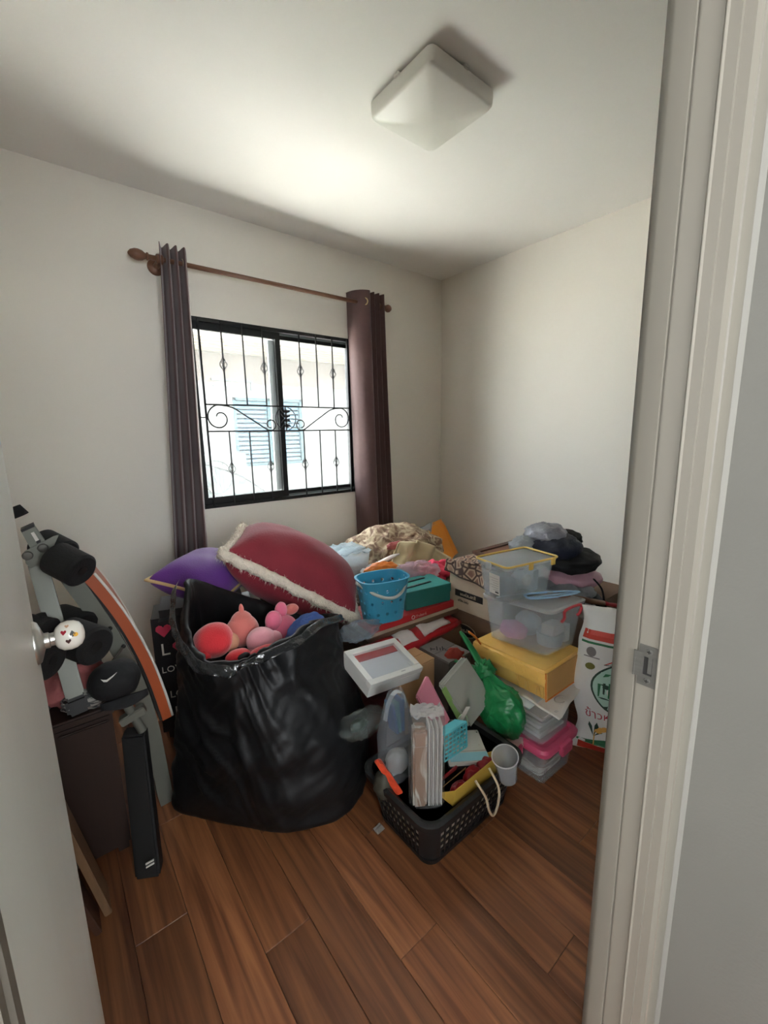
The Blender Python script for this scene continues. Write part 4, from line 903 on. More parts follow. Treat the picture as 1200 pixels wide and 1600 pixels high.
G().sheet(lambda u, v: V((1.562-.014*v+.006*math.sin(u*14), 1.44-.34*u, .690-.075*v*(.75+.5*u)+.006*noise.noise(V((u*9, v*3, 1))))), 24, 8, .006).out('hanging_edge', m_flor2, fc, True)
G().tube([V((1.548+.006*math.sin(u*14), 1.44-.34*u, .688-.075*(.75+.5*u))) for u in [k/24 for k in range(25)]], .005, 6).out('dark_hem', mat('dark_hem', (58, 42, 38), .8), fc, True)
# flat brown frame lying on the cloth
fr = thing('picture_frame', 'thin dark brown wooden picture frame lying on the floral cloth', 'frame', (1.74, 1.24, .72))
Fq = V((1.58, 1.16, .716)); fa, fb_ = V((.30, -.08, .03)), V((.05, .17, .008)); up_ = V((0, 0, .014)); wfr = mat('frame_brown', (84, 56, 44), .5, var=.1)
G().obox(Fq, fa, fb_*.16, up_, .001).obox(Fq+fb_*.84, fa, fb_*.16, up_, .001).obox(Fq+fb_*.16, fa*.08, fb_*.68, up_).obox(Fq+fa*.92+fb_*.16, fa*.08, fb_*.68, up_).out('moulding', wfr, fr)
G().obox(Fq+fa*.07+fb_*.14+V((0, 0, .003)), fa*.86, fb_*.72, (0, 0, .004)).out('panel', mat('frame_panel', (120, 84, 66), .6), fr)

m_bin = clear('clear_bin_plastic', (246, 248, 249), .26, .18, (232, 236, 238)); m_binlid = clear('milky_lid', (244, 246, 247), .5, .25, (232, 235, 236))
def bin_(name, label, c, u, v, a0, b0, a1, b1, h, lidm=None, wall=m_bin, r=.02):
    """tapered clear tub: thin walls, rolled lip; c is the centre of its bottom"""
    c, u, v = V(c), V(u).normalized(), V(v).normalized(); t = thing(name, label, 'storage box', c)
    def R(a, b, z, rr=r, n=5):
        o = []
        for q, (sx, sy) in enumerate(((1, 1), (-1, 1), (-1, -1), (1, -1))):
            for i in range(n): an = math.pi/2*(q+i/(n-1)); o.append(c+u*(sx*(a-rr)+rr*math.cos(an))+v*(sy*(b-rr)+rr*math.sin(an))+V((0, 0, z)))
        return o
    smooth_ang(mesh('tub', *loft([R(a0, b0, .001), R(a1, b1, h-.012), R(a1+.008, b1+.008, h-.010), R(a1+.008, b1+.008, h), R(a1-.003, b1-.003, h), R(a0-.003, b0-.003, .005)]), wall, t), 40)
    return t, R
# --- bottom box with pink lid
pu, pv = V((1, 0, 0)), V((0, 1, 0))
pb_, R = bin_('lidded_box', 'small clear box with a pink lid on the floor beside the rice sack', (1.425, .835, 0), (1, -.02, 0), (.02, 1, 0), .098, .112, .110, .122, .140)
m_plid = mat('pink_lid', (206, 84, 118), .35, var=.03); cpb = V((1.425, .835, 0))
smooth_ang(mesh('lid', *loft([R(.122, .134, .128, .03), R(.124, .136, .146, .03), R(.118, .130, .156, .03), R(.104, .116, .158, .025), R(.100, .112, .149, .025)]), m_plid, pb_), 40)
G().obox(cpb+V((-.035, -.150, .105)), (.075, 0, 0), (0, .018, .006), (0, .0, .042), .004).out('clip', m_plid, pb_)
G().obox(cpb+V((-.141, -.04, .105)), (0, .08, 0), (.016, 0, 0), (0, 0, .042), .004).out('clip', m_plid, pb_)
m_mixed = two_tone('mixed_papers', (226, 220, 208), (170, 160, 150), scale=7, stretch=(1, 1, 5)); 
G().add(*loft([R(.080, .09, .008), R(.084, .094, .055)])).out('contents', m_mixed, pb_)
# --- clear box of papers above
cb2, R2 = bin_('clear_box', 'clear plastic box of papers stacked on the pink lid', (1.425, .84, .160), (1, -.02, 0), (.02, 1, 0), .098, .105, .102, .108, .112)
m_ppr = mat('white_paper', (218, 214, 206), .7); m_ppr2 = mat('grey_paper', (176, 168, 160), .7)
for k in range(5): G().obox(V((1.345+.004*k, .755+.006*(k % 3), .168+.016*k)), (.155, -.01, 0), (.01, .16, 0), (0, 0, .011)).out('paper_stack', (m_ppr, m_ppr2)[k % 2], cb2)
# --- loose sheets and plastic mailer under the gold bag
ps = thing('paper_sheet', 'white printed plastic mailer under the gold bag', 'paper', (1.5, .84, .275))
G().sheet(lambda u, v: V((1.365+u*.30+.03*v, .695+v*.36+.05*u, .2785+.010*noise.noise(V((u*4, v*4, 9)))-.010*max(0, .35-v)*(1+u)+.012*u*u)), 20, 20, .003).out('mailer', m_ppr, ps, True)
for k in range(3): G().obox(V((1.335-.006*k, .80+.03*k, .2745-.004*k)), (.10, 0, 0), (0, .22, 0), (0, 0, .003)).out('sheet_corner', mat('pale_sheet', (196, 206, 208), .7), ps)
G().tube([V((1.46+.028*math.cos(a), .745+.018*math.sin(a), .290)) for a in [k*math.pi/10 for k in range(16)]], .0022, 5).out('printed_swirl', m_ppr2, ps)
# --- gold bag lying on its side
m_gold2 = mat('gold_laminate', (240, 194, 102), .30, var=.08, vscale=6, bump=.6, bscale=12, metal=.15); m_goldk = mat('gold_kraft', (206, 158, 92), .6, var=.05); m_orcord = mat('orange_cord', (222, 130, 50), .6)
gb = thing('gold_bag', 'gold gift bag lying flat under the clear bins', 'bag', (1.53, .94, .295))
g0, gu, gv = V((1.395, .765, .295)), V((.285, -.005, 0)), V((.0, .350, 0)); nu_, nv_ = 14, 18
def gold_top(u, v): return g0+gu*(.0+u)+gv*v+V((-.012*math.sin(math.pi*v), 0, .134+.006*noise.noise(V((u*5, v*6, 1)))-.012*(1-u)*abs(v-.5)))
smooth_ang(G().obox(g0+V((.004, .004, 0)), gu, gv, (-.016, 0, .128), .010, 3).out('body', m_gold2, gb), 50)
G().obox(g0+V((.004, -.0005, .010)), gu*.98, V((0, .003, 0)), (-.010, -.001, .112)).out('end_panel', m_goldk, gb)
G().sheet(lambda u, v: g0+gv*u+V((-.002-.018*(.4+.6*v)+.006*noise.noise(V((u*9, v*4, 3))), 0, .120-.050*v)), 24, 6, .002).out('fold_flap', m_gold2, gb, True)
for k in range(5): a = g0+gv*(.05+.07*k)+V((-.006, 0, .012)); G().tube([a, a+V((-.006, .012-.02*(k % 2), .05)), a+V((-.016, .02, .10))], [.001, .004, .001], 5).out('crease', m_gold2, gb, True)
for aa, bb in ((g0+V((-.002, .001, .004)), g0+V((-.014, .001, .126))), (g0+V((-.002, .001, .004)), g0+gu*.98+V((0, .001, .004))), (g0+gu*.99+V((0, .001, .004)), g0+gu*.99+V((-.010, .001, .126)))): G().tube([aa, bb], .0028, 6).out('edge_piping', m_orcord, gb)
hd = spline([g0+gv*1.0+V((.03, 0, .11)), g0+gv*1.03+V((-.02, 0, .160)), g0+gv*.98+V((-.045, 0, .178)), g0+gv*.90+V((-.04, 0, .165)), g0+gv*.88+V((-.012, 0, .125))], 5); G().tube(hd, .0045, 6).out('handle', m_orcord, gb, True)
# --- bin with red handles
b2u, b2v = V((1, -.10, 0)), V((.13, -1, 0))*-1
b2c = V((1.555, .938, .434)); b2, R = bin_('clear_bin', 'clear storage bin with red handles on the gold bag', b2c, b2u, b2v, .098, .128, .112, .146, .188, r=.025)
smooth_ang(mesh('lid', *loft([R(.121, .155, .188, .028), R(.122, .156, .198, .028), R(.112, .146, .202, .028), R(.108, .142, .198, .025)]), m_binlid, b2), 40)
m_rh = mat('red_handle', (190, 52, 62), .4)
uu, vv = b2u.normalized(), b2v.normalized(); e0 = b2c-vv*.157+V((0, 0, .19))
hp = [e0-uu*.060+V((0, 0, -.045)), e0-uu*.050-vv*.006+V((0, 0, -.030)), e0-uu*.048-vv*.008+V((0, 0, .004)), e0+uu*.052-vv*.008+V((0, 0, .004)), e0+uu*.054-vv*.006+V((0, 0, -.030)), e0+uu*.044+V((0, 0, -.042))]
G().tube(spline(hp, 4), .0058, 8).out('handle', m_rh, b2, True)
e1 = b2c+vv*.157+V((0, 0, .19)); G().tube(spline([e1-uu*.055+V((0, 0, -.04)), e1-uu*.048+vv*.008, e1+uu*.048+vv*.008, e1+uu*.055+V((0, 0, -.04))], 4), .0058, 8).out('handle', m_rh, b2, True)
m_pkc = mat('pink_contents', (214, 150, 186), .7); m_gyc = mat('grey_contents2', (176, 182, 186), .7)
G().blob(b2c-uu*.045+vv*.05+V((0, 0, .045)), (.045, .06, .04), .2, 4, 61).out('pink_item', m_pkc, b2, True)
G().lathe(b2c+uu*.015-vv*.07+V((0, 0, .008)), (0, 0, 1), [(.05, 0), (.055, .05), (.05, .05), (.04, .006)], 20).out('grey_bowl', m_gyc, b2); G().obox(b2c-uu*.02-vv*.105+V((0, 0, .055)), uu*.07, vv*.05, (0, 0, .045)).out('paper_item', m_ppr, b2)
G().obox(b2c+uu*.055-vv*.11+V((0, 0, .01)), uu*.03, vv*.06, (0, 0, .075)).out('white_carton', m_white, b2); G().blob(b2c+vv*.04+uu*.03+V((0, 0, .06)), (.05, .06, .05), .2, 4, 63).out('grey_item', m_gyc, b2, True)
# --- light blue hanger on its lid
m_lb = mat('light_blue_plastic', (154, 190, 220), .4)
lh_ = thing('plastic_hanger', 'light blue plastic hanger lying on the clear bin lid', 'hanger', (1.50, .86, .637))
L0, L1 = Z(822, 934, .650), Z(905, 926, .650)
def lbp(t, w): p = L0.lerp(L1, t); s_ = (L1-L0).cross(V((0, 0, 1))).normalized(); return p+s_*w+V((0, 0, .004))
G().tube(spline([lbp(1.0, .0), lbp(.8, .018), lbp(.4, .028), lbp(.06, .024), lbp(0, .0), lbp(.06, -.024), lbp(.4, -.028), lbp(.8, -.018), lbp(1.0, -.004)], 5), .0055, 8, flat=.7).out('loop', m_lb, lh_, True)
G().tube(spline([lbp(.95, .002), lbp(.6, .004), lbp(.2, .012), lbp(-.02, .006)], 5), .0045, 8, flat=.7).out('cross_bar', m_lb, lh_, True)
G().tube(spline([lbp(.55, -.020), lbp(.2, -.034), lbp(-.25, -.030), lbp(-.5, -.022)], 5), .003, 6).out('hook', clear('clear_hook', (230, 240, 246), .5, .15), lh_, True)
# --- bin with yellow lid rim
b1u, b1v = V((1, -.17, 0)), V((.17, 1, 0)); b1c = V((1.525, 1.005, .637))
b1, R = bin_('clear_bin', 'clear storage bin with a yellow-clipped lid on top of the stack', b1c, b1u, b1v, .122, .068, .138, .082, .150, r=.018)
m_ylw = mat('yellow_plastic', (226, 192, 96), .4)
smooth_ang(mesh('lid', *loft([R(.147, .091, .146, .02), R(.148, .092, .154, .02), R(.138, .082, .157, .02)]), m_binlid, b1), 40)
u1, v1 = b1u.normalized(), b1v.normalized()
lid_r = R(.150, .094, .160, .02, 5)
G().tube(lid_r, .0042, 6, closed=True).out('yellow_rim', m_ylw, b1)
for q in (-.03, .100): G().obox(b1c+u1*q-v1*.100+V((0, 0, .132)), u1*.022, v1*.008, (0, 0, .030), .002).out('clip', m_ylw, b1)
G().obox(b1c-u1*.159-v1*.01+V((0, 0, .132)), u1*.008, v1*.03, (0, 0, .030), .002).out('clip', m_binlid, b1)
lbp0 = b1c-u1*.1385-v1*.056+V((0, 0, .030)); lab = G().obox(lbp0+v1*.008, v1*.058, V((-.0012, 0, 0)), (-.006, 0, .085)).out('paper_label', m_ppr, b1)
for k in range(6): G().obox(lbp0+v1*(.013)+V((-.0042-.0007*k, 0, .018+.010*k)), v1*(.030+.016*((k*37) % 3)/2), V((-.0008, 0, 0)), (-.0002, 0, .003)).out('printed_line', m_ppr2, lab)
G().obox(lbp0+v1*.013+V((-.0034, 0, .008)), v1*.018, V((-.0008, 0, 0)), (-.0002, 0, .006)).out('barcode', m_ink, lab)
G().lathe(b1c+u1*.0-v1*.055+V((0, 0, .075)), -v1, [(.024, 0), (.024, .008)], 20).out('white_disc', m_ppr, b1); G().box(b1c.x+.05, b1c.x+.09, b1c.y-.05, b1c.y, .645, .735).out('white_item', m_gyc, b1)
G().blob(b1c-u1*.06+V((0, 0, .05)), (.05, .045, .045), .25, 4, 71).out('grey_item', mat('dim_grey', (130, 136, 142), .7), b1, True); G().blob(b1c+u1*.05+v1*.02+V((0, 0, .045)), (.05, .04, .04), .25, 4, 73).out('metal_item', m_gyc, b1, True)

# ------------------------------------------------------------------ clothes pile behind the bins
carton('cardboard_box', 'tall brown cardboard box under the clothes pile behind the bins', (1.90, .86, 0), (.44, 0, 0), (0, .40, 0), (0, 0, .50), m_cardd)
m_sil = mat('silver_fabric', (150, 152, 160), .35, var=.3, vscale=14, bump=1, bscale=28, metal=.3); m_navy = mat('navy_cloth', (30, 34, 50), .6, var=.2, bump=.9, bscale=22); m_ppk = mat('pink_satin', (206, 160, 174), .45, bump=.6, bscale=22); m_gsat = mat('grey_satin', (150, 156, 162), .4, var=.2, bump=1, bscale=24)
def pile(name, px, py, yy, rad, m, lab, seed, **k):
    k.setdefault('amp', .16); k['fold'] = min(k.get('fold', .10), .2)
    return cloth_lump(name, Y(px, py, yy), rad, m, lab, 'clothes', seed, 'clothes piled behind the bins', **k)
pile('clothes', 890, 935, 1.00, (.13, .15, .06), m_cblk, 'black garment at the bottom of the clothes pile', 81)
pile('clothes', 880, 920, 1.00, (.125, .13, .052), m_gsat, 'crumpled grey satin garment under the pink one', 83, fold=.2)
pile('clothes', 892, 898, 1.00, (.13, .13, .050), m_ppk, 'pale pink satin garment between the grey and black ones', 85)
pile('clothes', 888, 873, 1.00, (.15, .14, .058), m_cblk, 'black garment with a rounded sleeve in the middle of the clothes pile', 87)
pile('clothes', 862, 852, 1.05, (.14, .13, .060), m_navy, 'navy garment near the top of the clothes pile', 89, fold=.2)
pile('clothes', 852, 834, 1.08, (.09, .09, .052), m_sil, 'crinkled silver-grey garment on top of the clothes pile', 91, fold=.3, ns=9)
pile('clothes', 884, 842, 1.05, (.075, .07, .045), m_cblk, 'small black ruffled garment at the right of the silver one', 93, fold=.3, ns=9)
pile('clothes', 818, 852, 1.12, (.075, .06, .042), m_gsat, 'light grey crumpled garment left of the navy one', 95, fold=.25, ns=8)
# wooden stick with red end, straps
rp = thing('wooden_stick', 'brown wooden stick with a red end lying over the rice sack', 'stick', Y(935, 945, .80))
s0, s1 = Y(872, 930, .86), Y(968, 947, .76); d_ = (s1-s0); G().tube([s0, s0+d_*.35, s0+d_*.72], [.010, .013, .012], 12).out('shaft', mat('stick_brown', (120, 82, 54), .5, var=.1), rp, True)
G().tube([s0+d_*.72, s0+d_*.80, s0+d_*.9, s1], [.011, .008, .010, .009], 12).out('red_tip', m_rh, rp, True)
tag(G().tube(spline([Y(928, 905, .86), Y(940, 920, .84), Y(944, 940, .82), Y(948, 958, .81), Y(938, 965, .80)], 5), .008, 6, flat=.4).out('strap', m_cblk, None, True), 'black strap hanging between the clothes pile and the rice sack', 'strap')
tag(G().blob(Y(922, 958, .86), (.045, .05, .035), .3, 6, 97, 26, 14, fold=.4).out('plastic_wrap', m_wrapw, None, True), 'crumpled pale plastic behind the top of the rice sack', 'plastic wrap')

# ------------------------------------------------------------------ rice sack
m_rice = mat('woven_white_sack', (216, 216, 212), .45, var=.05, vscale=5, bump=.25, bscale=14)
rk = thing('rice_sack', 'tall white rice sack with red and green print by the door frame', 'sack', (1.66, .58, 0))
r0_ = V((1.565, .735, 0)); ru = V((.50, -.866, 0)); rn = V((-.866, -.5, 0)); Wd, Hh, Th = .345, .635, .11
def sk(s, h, side):
    """s 0..1 across, h 0..1 up; pillow-shaped section, pinched at top and bottom seams"""
    e = (max(0, 1-(2*s-1)**2))**.45; tp = min(1, (h/.10)**.6 if h < .10 else 1, ((1-h)/.16)**.6 if h > .84 else 1)
    inset = .012*math.sin(h*9)+.010*noise.noise(V((h*7, s*3, 4)))
    d = Th*.5*e*tp*(1 if side > 0 else .9)
    wob = .007*noise.noise(V((s*6, h*9, side*3)))+.004*noise.noise(V((s*15, h*16, side)))
    return r0_+ru*(s*Wd+inset*(1-2*s))-rn*.055+rn*side*(d+wob*e)+V((0, 0, h*Hh))
ns, nh_ = 30, 44; vs = []; fs = []
for side in (1, -1):
    for j in range(nh_+1):
        for i in range(ns+1): vs.append(sk(i/ns, j/nh_, side))
Wn = ns+1; K = Wn*(nh_+1)
for j in range(nh_):
    for i in range(ns): q = j*Wn+i; fs.append((q, q+1, q+Wn+1, q+Wn)); fs.append((K+q, K+q+Wn, K+q+Wn+1, K+q+1))
for j in range(nh_): q = j*Wn; fs.append((q, q+Wn, K+q+Wn, K+q)); q += ns; fs.append((q, K+q, K+q+Wn, q+Wn))
for i in range(ns): fs.append((i, K+i, K+i+1, i+1)); q = nh_*Wn+i; fs.append((q, q+1, K+q+1, K+q))
mesh('sack_body', vs, fs, m_rice, rk, True)
m_pr = mat('print_red', (196, 62, 48), .5); m_pg = mat('print_green', (40, 110, 70), .5); m_pdg = mat('print_dark_green', (30, 62, 48), .5); m_py = mat('print_gold', (206, 156, 76), .5)
m_ppale = mat('print_pale_green', (168, 204, 188), .5)
def skp(s, h, off=.0016): return sk(s, h, 1)+rn*off
def patch(name, s0, s1, h0, h1, m, off=.0016, n=14, k=4): return mesh(name, [skp(s0+(s1-s0)*i/n, h0+(h1-h0)*j/k, off) for j in range(k+1) for i in range(n+1)], [(j*(n+1)+i, j*(n+1)+i+1, (j+1)*(n+1)+i+1, (j+1)*(n+1)+i) for j in range(k) for i in range(n)], m, rk)
patch('red_band', .03, .97, .805, .865, m_pr); patch('green_band', .03, .97, .775, .79, m_pg); patch('red_foot', .05, .95, .02, .085, m_pr)
def poly(name, pts, m, off=.002):
    """flat printed shape that follows the sack: triangulated fan from its centre"""
    c = (sum(p[0] for p in pts)/len(pts), sum(p[1] for p in pts)/len(pts)); rings = [[(c[0]+(p[0]-c[0])*f, c[1]+(p[1]-c[1])*f) for p in pts] for f in (.34, .67, 1)]
    vs = [skp(c[0], c[1], off)]+[skp(a, b, off) for r in rings for a, b in r]; n = len(pts); fs = [(0, 1+i, 1+(i+1) % n) for i in range(n)]
    for k in range(2): fs += [(1+k*n+i, 1+(k+1)*n+i, 1+(k+1)*n+(i+1) % n, 1+k*n+(i+1) % n) for i in range(n)]
    return mesh(name, vs, fs, m, rk)
AR = Hh/Wd
poly('green_swoosh', [(.03+.94*t, .10+.05*t+.03*math.sin(t*3)) for t in [k/10 for k in range(11)]]+[(.03+.94*t, .085+.03*t) for t in [1-k/10 for k in range(11)]], m_pg)
poly('round_picture', [(.50+.325*math.cos(a), .50+.325/AR*math.sin(a)) for a in [k*math.pi/20 for k in range(40)]], m_pdg, .0016)
poly('round_picture_field', [(.50+.305*math.cos(a), .50+.305/AR*math.sin(a)) for a in [k*math.pi/20 for k in range(40)]], m_ppale, .0024)
for k in range(11): x_ = .24+.05*k; hgt = .10*(1-abs(k-5)/9); poly('printed_stalk', [(x_, .44), (x_+.016, .44), (x_+.034-.006*(k % 3), .50+hgt*.6), (x_+.004, .50+hgt*.6)], (m_pg, m_pdg)[k % 2], .0032)
for k in range(7): poly('printed_leaf', [(.28+.07*k, .575+.01*(k % 2)), (.33+.07*k, .585), (.36+.06*k, .60), (.30+.07*k, .60)], m_pg, .0032)
poly('printed_ground', [(.24, .435), (.74, .435), (.72, .425), (.28, .425)], m_pdg, .0032)
poly('brand_badge', [(.32, .662), (.42, .69), (.55, .712), (.72, .722), (.90, .715), (.93, .662)], m_pg, .002); poly('badge_edge', [(.27, .655), (.36, .69), (.40, .695), (.31, .662)], m_pr, .0022)
poly('badge_line', [(.27, .652), (.94, .652), (.94, .657), (.27, .657)], m_pdg, .0022)
def sack_words(txt, size, s, h, m, off=.004):
    cu = bpy.data.curves.new('t', 'FONT'); cu.body = txt; cu.size = size; cu.resolution_u = 2; o = bpy.data.objects.new('t', cu); COL.objects.link(o)
    me = o.evaluated_get(bpy.context.evaluated_depsgraph_get()).to_mesh(); vs = [v.co.copy() for v in me.vertices]; fs = [tuple(p.vertices) for p in me.polygons]
    bpy.data.objects.remove(o); bpy.data.curves.remove(cu)
    return mesh('printed_word', [skp(min(.99, s+v.x/Wd), h+v.y/Hh, off) for v in vs], fs, m, rk)
sack_words('ตรา', .022, .34, .735, m_pr); sack_words('ทบ', .034, .50, .672, mat('print_white', (230, 232, 228), .5)); sack_words('ข้าวหอมมะลิ', .046, .10, .285, mat('print_crimson', (170, 44, 60), .5))
for sgn, dx, h1 in ((-1, -.06, .25), (1, .03, .255), (1, .09, .18)): poly('printed_blade', [(.20, .15), (.20+dx*.9-.02, .20+.5*(h1-.2)), (.20+dx, h1), (.20+dx*.9+.03, .20+.4*(h1-.2))], m_pdg, .0026)
poly('printed_stem', [(.195, .085), (.21, .085), (.22, .19), (.205, .19)], m_py, .0026)
for k in range(9): a = math.radians(160-k*17); cx_, cy_ = .46+.22*math.cos(a), .175+.055*math.sin(a); poly('printed_grain', [(cx_+.045*math.cos(t), cy_+.016*math.sin(t)) for t in [q*math.pi/5 for q in range(10)]], m_py, .0028)
poly('seal_mark', [(.13+.05*math.cos(a), .725+.032*math.sin(a)) for a in [k*math.pi/8 for k in range(16)]], mat('print_grey', (120, 118, 116), .6), .0022); poly('seal_line', [(.06, .685), (.22, .685), (.22, .692), (.06, .692)], mat('print_grey', (120, 118, 116), .6), .0022)
poly('green_sprig', [(.14+.05*math.cos(a), .625+.022*math.sin(a)) for a in [k*math.pi/6 for k in range(12)]], mat('print_olive', (104, 104, 40), .6), .0022)

# ------------------------------------------------------------------ black crate and what it holds
m_crate = mat('black_crate_plastic', (26, 27, 28), .5, var=.1)
cr = thing('plastic_crate', 'black perforated plastic crate full of odds and ends on the floor', 'crate', (.965, .895, 0))
BX0, BX1, BY0, BY1, CH = .772, 1.175, .772, 1.030, .195; RX0, RX1, RY0, RY1 = .738, 1.205, .738, 1.060
def cs_(f): return BX0+(RX0-BX0)*f, BX1+(RX1-BX1)*f, BY0+(RY0-BY0)*f, BY1+(RY1-BY1)*f
def rr(x0, x1, y0, y1, z, r, n=6):
    o = []
    for q, (cx_, cy_) in enumerate(((x1-r, y1-r), (x0+r, y1-r), (x0+r, y0+r), (x1-r, y0+r))):
        for i in range(n): a = math.pi/2*(q+i/(n-1)); o.append(V((cx_+r*math.cos(a), cy_+r*math.sin(a), z)))
    return o
smooth_ang(mesh('rim', *loft([rr(RX0+.006, RX1-.006, RY0+.006, RY1-.006, CH-.022, .05), rr(RX0-.012, RX1+.012, RY0-.012, RY1+.012, CH-.020, .055), rr(RX0-.014, RX1+.014, RY0-.014, RY1+.014, CH, .055), rr(RX0-.004, RX1+.004, RY0-.004, RY1+.004, CH+.006, .05), rr(RX0+.008, RX1-.008, RY0+.008, RY1-.008, CH, .046), rr(RX0+.010, RX1-.010, RY0+.010, RY1-.010, CH-.022, .046)]), m_crate, cr), 50)
smooth_ang(mesh('base', *loft([rr(BX0, BX1, BY0, BY1, .0, .04), rr(*[q for q in cs_(.1)], .018, .042), rr(BX0+.01, BX1-.01, BY0+.01, BY1-.01, .018, .035), rr(BX0+.01, BX1-.01, BY0+.01, BY1-.01, .006, .035)]), m_crate, cr), 50)
def wall_pt(side, s, f):
    x0, x1, y0, y1 = cs_(f); i = .045
    return {0: V((x0+i+(x1-x0-2*i)*s, y0, 0)), 1: V((x0+i+(x1-x0-2*i)*s, y1, 0)), 2: V((x0, y0+i+(y1-y0-2*i)*s, 0)), 3: V((x1, y0+i+(y1-y0-2*i)*s, 0))}[side]+V((0, 0, .014+(CH-.034)*f))
for side in range(4):
    g = G(); nc = 15 if side < 2 else 10; inn = {0: V((0, .004, 0)), 1: V((0, -.004, 0)), 2: V((.004, 0, 0)), 3: V((-.004, 0, 0))}[side]
    along = V((1, 0, 0)) if side < 2 else V((0, 1, 0))
    for k in range(nc+1): p, q = wall_pt(side, k/nc, 0), wall_pt(side, k/nc, 1); g.obox(p-along*.0030, q-p, along*.0060, inn)
    for k in range(1, 5): f = k/5; p, q = wall_pt(side, 0, f), wall_pt(side, 1, f); g.obox(p-V((0, 0, .003)), q-p, inn, (0, 0, .006))
    g.out('side_lattice', m_crate, cr)
for k, (cx_, cy_, a0) in enumerate(((0, 2, 180), (1, 2, 270), (1, 3, 0), (0, 3, 90))):   # solid rounded corners
    vs = []; n = 6
    for f in (0, 1):
        c4 = cs_(f); r = .046; cx2 = c4[cx_]+(r if cx_ == 0 else -r); cy2 = c4[cy_]+(r if cy_ == 2 else -r)
        for rr_ in (r, r-.004):
            for i in range(n+1): a = math.radians(a0+90*i/n); vs.append(V((cx2+rr_*math.cos(a), cy2+rr_*math.sin(a), .012+(CH-.030)*f)))
    m1 = n+1; fs = []
    for i in range(n): fs += [(i, i+1, 2*m1+i+1, 2*m1+i), (m1+i, 3*m1+i, 3*m1+i+1, m1+i+1), (2*m1+i, 2*m1+i+1, 3*m1+i+1, 3*m1+i), (i, m1+i, m1+i+1, i+1)]
    fs += [(0, 2*m1, 3*m1, m1), (n, m1+n, 3*m1+n, 2*m1+n)]
    smooth_ang(mesh('corner', vs, fs, m_crate, cr), 50)
# stacked light papers showing through the holes
pk = thing('paper_bundle', 'pale papers and packets lying at the bottom of the black crate', 'papers', (.97, .9, .02))
for k in range(4): G().obox((.782-.006*k, .782-.006*k, .020+.032*k), (.382+.012*k, 0, 0), (0, .24+.012*k, 0), (0, 0, .030), .004).out('packet', (m_ppr, mat('cream_packet', (206, 196, 170), .7), m_ppr, mat('teal_packet', (150, 190, 184), .7))[k], pk)

# tall clear bag of folded papers at the crate's front corner
tp = thing('wrapped_papers', 'tall clear plastic bag of folded papers standing in the crate', 'bag', (.80, .84, .15))
ta = Y(666, 1286, .835); tz = Y(667, 1112, .845)-ta; tu_ = V((.82, -.57, 0)).normalized(); tv_ = tz.normalized().cross(tu_).normalized()
def tring(f, a, b, n=28, k=3): return [ta+tz*f+tu_*a*math.copysign(abs(math.cos(t))**(2/k), math.cos(t))+tv_*b*math.copysign(abs(math.sin(t))**(2/k), math.sin(t)) for t in [2*math.pi*i/n for i in range(n)]]
rg = [tring(f, (.057)*s_, .036*s_) for f, s_ in ((0, .86), (.03, .96), (.3, 1), (.7, 1.0), (.93, .98), (.985, .93))]+[[p+V((0, 0, .010*noise.noise(p*60))) for p in tring(1.0, .030, .020)]]
smooth_ang(mesh('clear_sleeve', *loft(rg), clear('sleeve', (244, 246, 247), .17, .10, (226, 228, 230), .7, 26), tp), 60)
for k in range(7):
    o_ = ta+tu_*(.002+.0065*k)-tv_*.026+tz*.02; G().obox(o_, tu_*.0042, tv_*.052, tz*(.90-.02*(k % 3)), .001).out('folded_sheet', (m_ppr, m_ppr2)[k % 2], tp)
G().obox(ta-tu_*.046-tv_*.026+tz*.02, tu_*.044, tv_*.050, tz*.86, .006).out('brown_bundle', two_tone('brown_bundle', (150, 118, 96), (206, 198, 184), scale=9, stretch=(2, 2, .6)), tp)
G().obox(ta-tu_*.047-tv_*.027+tz*.74, tu_*.046, tv_*.052, tz*.012, .003).out('cream_band', m_ppr, tp)
G().sheet(lambda u, v: ta+tz*(1.0+.012*noise.noise(V((u*8, v*8, 3)))+.02*(1-abs(noise.noise(V((u*4, v*5, 7)))*3)))+tu_*.108*(u-.5)*(1-.25*abs(v-.5))+tv_*.07*(v-.5), 22, 16, .001).out('crinkled_top', m_wrapw, tp, True)

# thin clear carrier bag with blue contents behind it
cgb = thing('clear_carrier_bag', 'thin clear carrier bag with blue contents standing in the crate', 'bag', (.80, .97, .19))
c_ = V((.808, .965, .19)); vs = []; fs = []; nn = 28; prof = [(.055, .0), (.066, .08), (.064, .16), (.050, .23), (.036, .28), (.026, .305)]
for r_, z_ in prof:
    for i in range(nn): a = 2*math.pi*i/nn; k = 1+.12*noise.noise(V((math.cos(a)*2, math.sin(a)*2, z_*9))); vs.append(c_+V((r_*k*math.cos(a)*1.05-.0*z_, r_*k*math.sin(a)*.75, z_)))
for j in range(len(prof)-1):
    for i in range(nn): i2 = (i+1) % nn; fs.append((j*nn+i, j*nn+i2, (j+1)*nn+i2, (j+1)*nn+i))
mesh('film', vs, fs, clear('carrier_film', (232, 236, 240), .30, .15, (196, 202, 208), .7, 30), cgb, True)
G().tube(spline([c_+V((-.045, 0, .22)), c_+V((-.030, 0, .275)), c_+V((0, 0, .302)), c_+V((.03, 0, .28)), c_+V((.04, 0, .23))], 5), .009, 8, flat=.5).out('handle_loop', m_wrapw, cgb, True)
m_bl = mat('blue_sachet', (40, 84, 130), .5); 
for k in range(3): G().obox(c_+V((-.010+.012*k, -.02, .16)), (.008, 0, 0), (0, .045, 0), (-.02+.01*k, 0, .115), .002).out('blue_sachet', (m_bl, mat('teal_sachet', (60, 120, 130), .5))[k == 1], cgb)
